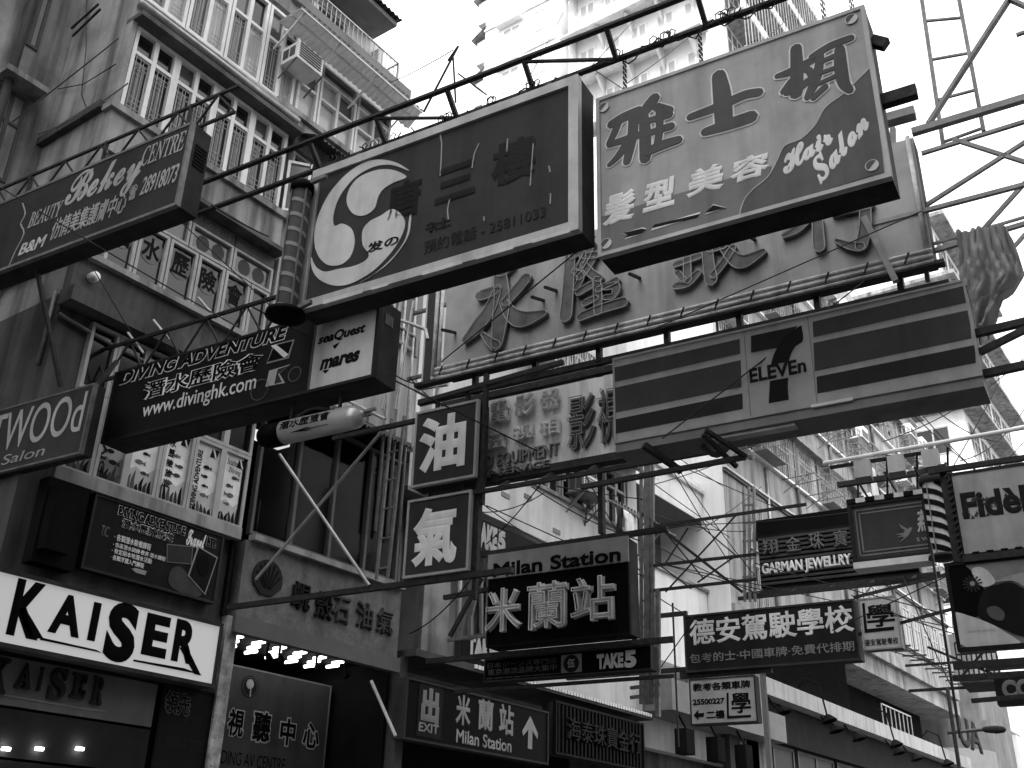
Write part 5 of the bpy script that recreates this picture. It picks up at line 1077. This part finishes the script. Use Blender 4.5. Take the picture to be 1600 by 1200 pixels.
for k, (x, lab) in enumerate(((672, 'narrow dark vertical sign panel with pale edges left of the bank sign'),)):
    S = Sign('vertical_panel_sign', lab, HANG(11.6), [(x-3, 455), (x+16, 450), (x-2, 600), (x-14, 604)], .12, P(72), CASE, (.02, .01, P(170)))
    pl = S.pl; m = MB(); m.bar(pl.p3(S.u0-.3, S.z0+.2, -.05), pl.p3(S.u1+.5, S.z0+.2, -.05), .05).bar(pl.p3(S.u0-.3, S.z1-.3, -.05), pl.p3(S.u1+.5, S.z1-.3, -.05), .05); S.part(m, 'bracket', STEELG)

# ================================================================== steel frames, ladders, cloth, laundry, wires
def frame_thing(name, label, cat, mb, mat, part='bars'):
    t = thing(name, label, cat, mb.v[0]); mb.build(part, mat, t); return t
# scaffold behind the bank sign, upper right
pl = HANG(11.2); h = lambda x, y, d=11.2: HANG(d).hit(x, y)
m = MB()
m.bar(h(1380, 190), h(1430, 176), .16, .12); m.bar(h(1425, 207), h(1660, 136), .085, .085); m.bar(h(1440, 240), h(1660, 172), .045)
m.bar(h(1450, 195), h(1580, -6), .10, .04); m.bar(h(1575, -2), h(1660, 36), .075, .04)
m.bar(h(1445, 322), h(1660, 185), .045); m.bar(h(1490, 218), h(1660, 272), .045); m.bar(h(1340, 357, 11.0), h(1660, 273, 11.0), .05); m.bar(h(1535, 360), h(1620, 265), .045)
m.bar(h(1450, 395), h(1660, 332), .05); m.bar(h(1455, 382), h(1660, 322), .03); m.bar(h(1350, 340, 10.9), h(1400, 440, 10.9), .07); m.bar(h(1395, 200, 11.1), h(1400, 440, 11.3), .06); m.bar(h(1440, 370), h(1450, 440), .05)
m.bar(h(1588, 55), h(1660, 30), .04); m.bar(h(1585, 385), h(1660, 300), .04)
frame_thing('sign_scaffold', 'grey steel scaffold of beams and braces rising behind the tarpaulin against the white sky', 'scaffold', m, M('scaffold_steel', .30, .5, .3, 5, .3))
m = MB(); a, b, c, d = h(1436, -30, 11.5), h(1474, 228, 11.5), h(1493, -30, 11.5), h(1537, 205, 11.5)
m.bar(a, b, .045).bar(c, d, .045)
for k in range(5): m.bar(a.lerp(b, .02+.24*k), c.lerp(d, .02+.24*k), .03)
frame_thing('steel_ladder', 'thin pale steel ladder leaning behind the big steel scaffold', 'ladder', m, STEELG)
m = MB(); a, b, c, d = h(612, 655, 10.9), h(588, 905, 10.9), h(632, 650, 10.9), h(606, 902, 10.9)
m.bar(a, b, .035).bar(c, d, .035)
for k in range(6): m.bar(a.lerp(b, .04+.18*k), c.lerp(d, .04+.18*k), .022)
frame_thing('wall_ladder', 'narrow steel ladder left of the oil and gas signs', 'ladder', m, STEELG)
m = MB(); m.tube(h(437, 710, 10.6), h(577, 915, 10.6), .022, 8).tube(h(596, 675, 10.7), h(400, 905, 10.7), .022, 8).tube(h(510, 610, 10.4), h(602, 655, 10.4), .022, 8)
frame_thing('cross_brace', 'pair of crossed pale steel rods before the dark office window', 'brace', m, GALV)
m = MB(); m.tube(HANG(11).hit(580, 1064), HANG(11).hit(618, 1150), .022, 8); frame_thing('stay_rod', 'single slanted pale rod in the dark entrance left of the exit-style sign', 'rod', m, GALV)
# crossed lattice frame in the middle
def hh(x, y): return HANG(16).hit(x, y)
m = MB()
for (a, b) in (((1010, 824), (1260, 788)), ((1010, 885), (1182, 866)), ((1010, 924), (1182, 905))): m.bar(hh(*a), hh(*b), .045)
for (a, b) in (((1035, 826), (1100, 905)), ((1090, 818), (1150, 868)), ((1150, 805), (1040, 925)), ((1075, 825), (1040, 880)), ((1032, 884), (1080, 920)), ((1150, 868), (1090, 910))): m.bar(hh(*a), hh(*b), .022)
m.bar(hh(1000, 800), hh(1160, 925), .045)
frame_thing('lattice_bracket', 'dark horizontal lattice bracket with crossed braces right of the handbag neon', 'sign frame', m, STEEL)
m = MB()
for x, w in ((1010, .10), (1018, .05), (1000, .05)): m.bar(hh(x+2, 640), hh(x+2, 1100), w)
m.bar(hh(1028, 920), hh(1028, 1120), .07)
for y in range(660, 1090, 40): m.bar(hh(1000, y), hh(1020, y-3), .035)
for y in (1052, 1075, 1090): m.bar(hh(985, y), hh(1032, y-6), .05)
frame_thing('pipe_mast', 'cluster of upright thin pipes right of the handbag neon', 'pipe mast', m, STEELG)
m = MB()
for x in (1160, 1168, 1176): m.bar(HANG(21).hit(x+2, 760), HANG(21).hit(x+4, 940), .05)
for y in range(790, 930, 28): m.bar(HANG(21).hit(1160, y), HANG(21).hit(1180, y-2), .04)
frame_thing('pipe_ladder', 'slim ladder of pipes left of the jewellery sign', 'ladder', m, STEELG)
m = MB(); a = HANG(15).hit
m.bar(a(735, 880), a(735, 1000), .07).bar(a(752, 895), a(752, 990), .05).bar(a(745, 895), a(712, 1000), .07).bar(a(700, 1000), a(780, 990), .06)
m.path([a(728, 898), a(738, 905), a(742, 930), a(735, 960)], .05, 6)
frame_thing('pipe_bracket', 'tangle of pipes and a slanted strut beside the lower jeans wall sign', 'bracket', m, STEELG)
m = MB(); q = HANG(11.4).hit
for x in (620, 640): m.tube(q(x+6, 470), q(x-22, 640), .022, 8)
m.path([q(600, 492), q(648, 508), q(665, 515), q(668, 530)], .028, 8); m.bar(q(648, 608), q(700, 600), .05).bar(q(650, 610), q(682, 630), .05).bar(q(690, 560), q(682, 620), .04)
frame_thing('pipe_riser', 'two thin pale riser pipes between the equipment panel and the bank sign', 'pipe', m, GALV)
m = MB(); g = HANG(13.2).hit
m.bar(g(830, 560), g(860, 595), .05).bar(g(725, 640), g(960, 575), .08)
for k in range(12): m.bar(g(835+k*8, 575-k*1.5), g(836+k*8, 610-k*1.5), .022)
frame_thing('railing_bracket', 'white barred railing seen between the bank sign and the video sign', 'railing', m, GALV)

# ---------------------------------------------------------------- draped tarpaulin
def tarp():
    t = thing('tarpaulin', 'crumpled grey tarpaulin draped over the bar above the right end of the striped sign', 'tarpaulin', HANG(10.7).hit(1540, 480))
    pl = HANG(10.7); L = [(1497, 368), (1500, 410), (1503, 455), (1508, 500), (1514, 535)]; Rr = [(1572, 356), (1590, 395), (1602, 432), (1568, 468), (1545, 528)]
    nu, nv = 60, 70; m = MB(); rr = random.Random(4)
    def bez(P_, t):
        k = min(int(t*4), 3); f = t*4-k; return (P_[k][0]+(P_[k+1][0]-P_[k][0])*f, P_[k][1]+(P_[k+1][1]-P_[k][1])*f)
    ph = [rr.random()*6 for _ in range(6)]
    for j in range(nv+1):
        v = j/nv; a, b = bez(L, v), bez(Rr, v)
        for i in range(nu+1):
            u = i/nu; x = a[0]+(b[0]-a[0])*u; y = a[1]+(b[1]-a[1])*u+3*math.sin(u*9+v*3)*v
            o = .10*math.sin(u*15+ph[0]+2.5*v+1.2*math.sin(v*5))*(.25+v)+.06*math.sin(u*27+ph[1]-5*v)*v+.05*math.sin(v*13+u*7+ph[2])*v+.03*math.sin(v*29-u*15+ph[3])*v+.025*abs(math.sin(u*31+v*17+ph[4]))+.02*abs(math.sin(v*41-u*23+ph[5]))*v+.03*math.sin(u*44+2*math.sin(v*9))
            uu, zz = pl.uv(x, y); m.v.append(pl.p3(uu, zz, o+.05))
    for j in range(nv):
        for i in range(nu): k = j*(nu+1)+i; m.f.append((k, k+1, k+nu+2, k+nu+1))
    o = m.build('sheet', TRANS('grey_tarp', .42), t, True)
    s = o.modifiers.new('thickness', 'SOLIDIFY'); s.thickness = .012
tarp()
# ---------------------------------------------------------------- laundry
def laundry(label, p, w, h, mat, seed, group):
    rr = random.Random(seed); t = thing('laundry', label, 'laundry', p, group); m = MB(); nu, nv = 12, 10; p = Vector(p)
    f1, f2 = rr.random()*6, rr.random()*6
    for j in range(nv+1):
        for i in range(nu+1):
            u, v = i/nu, j/nv; sl = .18*w*(1 if .1 < v < .35 else 0)*(1 if u < .5 else -1)*0
            ww = w*(1.0 if v < .35 else .72); m.v.append(p+Vector((.06*math.sin(u*11+f1)*v+.03*math.sin(u*23+f2)*v, (u-.5)*ww, -v*h+.03*math.sin(u*8+f2)*v)))
    for j in range(nv):
        for i in range(nu): k = j*(nu+1)+i; m.f.append((k, k+1, k+nu+2, k+nu+1))
    o = m.build('cloth', mat, t, True); s = o.modifiers.new('thickness', 'SOLIDIFY'); s.thickness = .01
LW, LG2, LD = M('white_cloth', .8, .8, .08), M('grey_cloth', .35, .8, .2), M('black_cloth', .03, .8, .2)
t = thing('drying_pole', 'laundry pole with pegs slanting out above the handbag sign header', 'drying pole', (-11.6, 20.3, 8.9)); a, b = Vector((-11.75, 19.2, 9.75)), Vector((-11.2, 22.3, 9.4)); m = MB(); m.tube(a, b, .03, 8).bar((-12, 19.4, 9.0), a, .04)
for k in range(18): q = a.lerp(b, .3+.035*k); m.bar(q-ZV*.06, q+ZV*.1, .05, .03)
m.bar((-12, 21.8, 8.9), a.lerp(b, .85), .04); m.build('pole', STEELG, t)
laundry('small white shirt drying beside the casement windows above the handbag sign', a.lerp(b, .45)-ZV*.03, .6, .55, LW, 1, None); laundry('white towel drying at the right end of the pole above the handbag sign', a.lerp(b, .62)-ZV*.03, .45, .5, M('cream_cloth', .7, .8, .1), 2, None); laundry('dark cloth drying at the left end of the pole above the handbag sign', a.lerp(b, .33)-ZV*.03, .3, .6, LD, 3, None)
for k, (y, z, mt, lab) in enumerate(((47.0, 18.9, LW, 'white shirt drying high on the far end of the long tenement'), (45.9, 19.0, LD, 'black trousers drying high on the far end of the long tenement'), (38.8, 16.6, LG2, 'grey cloth drying outside the long tenement below the striped sign'))): laundry(lab, (-11.0, y, z), .9, 1.3, mt, 10+k, None)
# ---------------------------------------------------------------- balcony plant on the long tenement
t = thing('potted_shrub', 'dark bushy shrub on a high balcony of the long tenement', 'plant', (-11.4, 41.5, 19.8)); m = MB(); rr = random.Random(3)
for k in range(320):
    c = Vector((-11.3+rr.gauss(0, .35), 41.5+rr.gauss(0, .7), 20.4+rr.gauss(0, .4))); x = Vector((rr.gauss(0, 1), rr.gauss(0, 1), rr.gauss(0, 1))).normalized()*.14; y = x.orthogonal().normalized()*.06; m.add([c-x, c+y, c+x, c-y], [(0, 1, 2, 3)])
m.build('foliage', M('leaf_grey', .06, .6, .4), t); MB().lathe((-11.4, 41.5, 19.6), ZV, [(0, .25), (.35, .35), (.35, .0)], 12).build('pot', CONC, t)
# ---------------------------------------------------------------- wires
WIRES = []
def wire(label, a, b, r=.009, sag=.1, n=12, group=None):
    a, b = Vector(a), Vector(b); m = MB(); m.path([a.lerp(b, i/n)-ZV*(sag*4*(i/n)*(1-i/n)) for i in range(n+1)], r, 5)
    o = m.build('wire', CABLE, None, org=a.lerp(b, .5)); tag(o, label, 'wire', group)
h2 = lambda x, y, d: HANG(d).hit(x, y)
wire('thin black wire crossing in front of the beauty centre sign', h2(-20, 280, 5.6), h2(370, 510, 7.2), .008, .02)
wire('black wire running down from the diving sign past the oil sign', h2(395, 480, 7.4), h2(840, 705, 10.9), .010, .02)
wire('stay wire rising across the bank sign to the swirl sign', h2(690, 565, 10.6), h2(930, 370, 8.6), .009, .0)
wire('stay wire across the numeral sign up to the bank sign', h2(1035, 685, 9.2), h2(1350, 440, 9.8), .008, .0)
wire('stay wire rising right across the bank sign end', h2(1020, 515, 10.6), h2(1440, 330, 10.6), .008, .0)
wire('thin stay wire with insulator in front of the dive club windows', h2(252, 318, 7.0), h2(430, 485, 7.6), .007, .0)
wire('guy wire from the bay ledge down to the dive club truss', h2(134, 400, 7.3), h2(205, 520, 7.8), .007, .0)
wire('wire slanting from the roof terrace to the mast above the swirl sign', h2(612, 128, 11), h2(708, 78, 7.8), .007, .03)
for k, (a, b) in enumerate((((720, 330), (560, 640)), )): pass
G = 'loose wires over the street'
rr = random.Random(12)
for a, b, d1, d2 in (((860, 640), (1010, 910), 15, 17), ((830, 760), (1000, 845), 14, 15), ((1010, 660), (1140, 880), 17, 20), ((1000, 700), (1300, 830), 18, 24), ((1030, 880), (1330, 945), 17, 22), ((1000, 870), (1230, 930), 17, 22), ((1015, 925), (1120, 985), 17, 20), ((745, 780), (900, 870), 14, 15), ((1200, 950), (1480, 1040), 20, 22), ((1010, 690), (1180, 640), 17, 22), ((1250, 60), (1130, 110), 14, 20), ((980, 130), (1120, 20), 14, 20), ((880, 150), (1010, 10), 14, 22), ((1060, 180), (1240, 20), 14, 24), ((790, 190), (880, 20), 12, 25), ((745, 800), (850, 770), 13.5, 15), ((760, 790), (1005, 900), 13.5, 16), ((870, 720), (760, 850), 13.4, 14.5), ((1005, 680), (1130, 760), 16, 21), ((1000, 820), (1330, 800), 17, 21), ((1020, 850), (1190, 930), 17, 21), ((640, 590), (700, 640), 11, 12), ((590, 560), (660, 600), 10, 11), ((1300, 985), (1480, 900), 18.8, 18), ((1090, 960), (1020, 1060), 17, 18), ((740, 900), (640, 990), 12, 13.5), ((1010, 760), (1180, 700), 17, 22), ((1000, 740), (1140, 840), 17, 21), ((1040, 700), (1180, 900), 18, 21), ((1015, 800), (1165, 830), 17, 21), ((870, 760), (1005, 780), 14.5, 16), ((1090, 830), (1190, 760), 17, 22), ((1180, 880), (1480, 960), 20, 18), ((1330, 930), (1490, 990), 19.5, 18), ((1410, 900), (1490, 1080), 19, 18), ((1390, 960), (1600, 1000), 19, 19), ((200, 130), (60, 210), 7, 6), ((185, 60), (20, 190), 6.8, 6), ((330, 320), (420, 370), 7.4, 8), ((780, 640), (745, 760), 11.5, 13), ((930, 110), (1060, 190), 12, 20)):
    wire('thin loose wire strung between the house fronts and sign frames', h2(*a, d1), h2(*b, d2), .010, .12*rr.random(), 14, G)
for a, b in (((1350, 930), (1560, 600)), ((1380, 690), (1600, 560)), ((1420, 640), (1600, 780)), ((1440, 620), (1560, 690)), ((1500, 720), (1600, 640)), ((1480, 760), (1600, 690)), ((1400, 600), (1600, 800))):
    wire('faint line of the far wire net beyond the toothed sign', h2(*a, 30), h2(*b, 32), .016, .3, 14, 'far wire net at the right')

# ---------------------------------------------------------------- street lamp and caged balcony far down on the right
g = HANG(24).hit
t = thing('street_lamp', 'slim street lamp with a short arm in front of the cinema podium', 'street lamp', HANG(24).p3(HANG(24).uv(1480, 1190)[0], .14))
a = g(1480, 1075); MB().tube((a.x, a.y, .14), a, .04, 10).build('post', STEEL, t, True)
b = g(1480, 1145); c = g(1535, 1140); MB().tube(b, c, .035, 8).build('arm', STEELG, t, True)
m = MB(); d = (g(1556, 1140)-c); m.lathe(c, d, [(0, .03), (.05, .06), (.25, .08), (.40, .06), (.44, .02)], 12); m.build('lamp_head', P(70), t, True)
t = thing('caged_balcony', 'small caged metal balcony hanging over the street beside the dark round-letter sign', 'balcony', g(1530, 1055)); m = MB(); pl = HANG(25)
p, q = pl.uv(1500, 1060), pl.uv(1553, 1000)
for i in range(9): u = p[0]+(q[0]-p[0])*i/8; m.bar(pl.p3(u, p[1]), pl.p3(u, q[1]), .03)
for k in range(4): z = p[1]+(q[1]-p[1])*k/3; m.bar(pl.p3(p[0], z), pl.p3(q[0], z), .035)
m.bar(pl.p3(p[0], p[1]), pl.p3(q[0], q[1]), .05).bar(pl.p3(p[0]-.6, q[1], -.2), pl.p3(q[0], p[1], -.2), .05); m.build('cage_bars', STEEL, t)
m = MB(); m.pbox(pl, p[0], q[0], p[1]-.12, p[1]-.02, -1.2, .1); m.build('floor_plate', CONCD, t)
m = MB(); m.bar(pl.p3(p[0]-1.2, p[1]-.1, -.6), pl.p3(p[0], p[1]-.1, -.6), .06).bar(pl.p3(p[0]-1.2, q[1]-.3, -.6), pl.p3(p[0], q[1]-.3, -.6), .05); m.build('support_arm', STEEL, t)
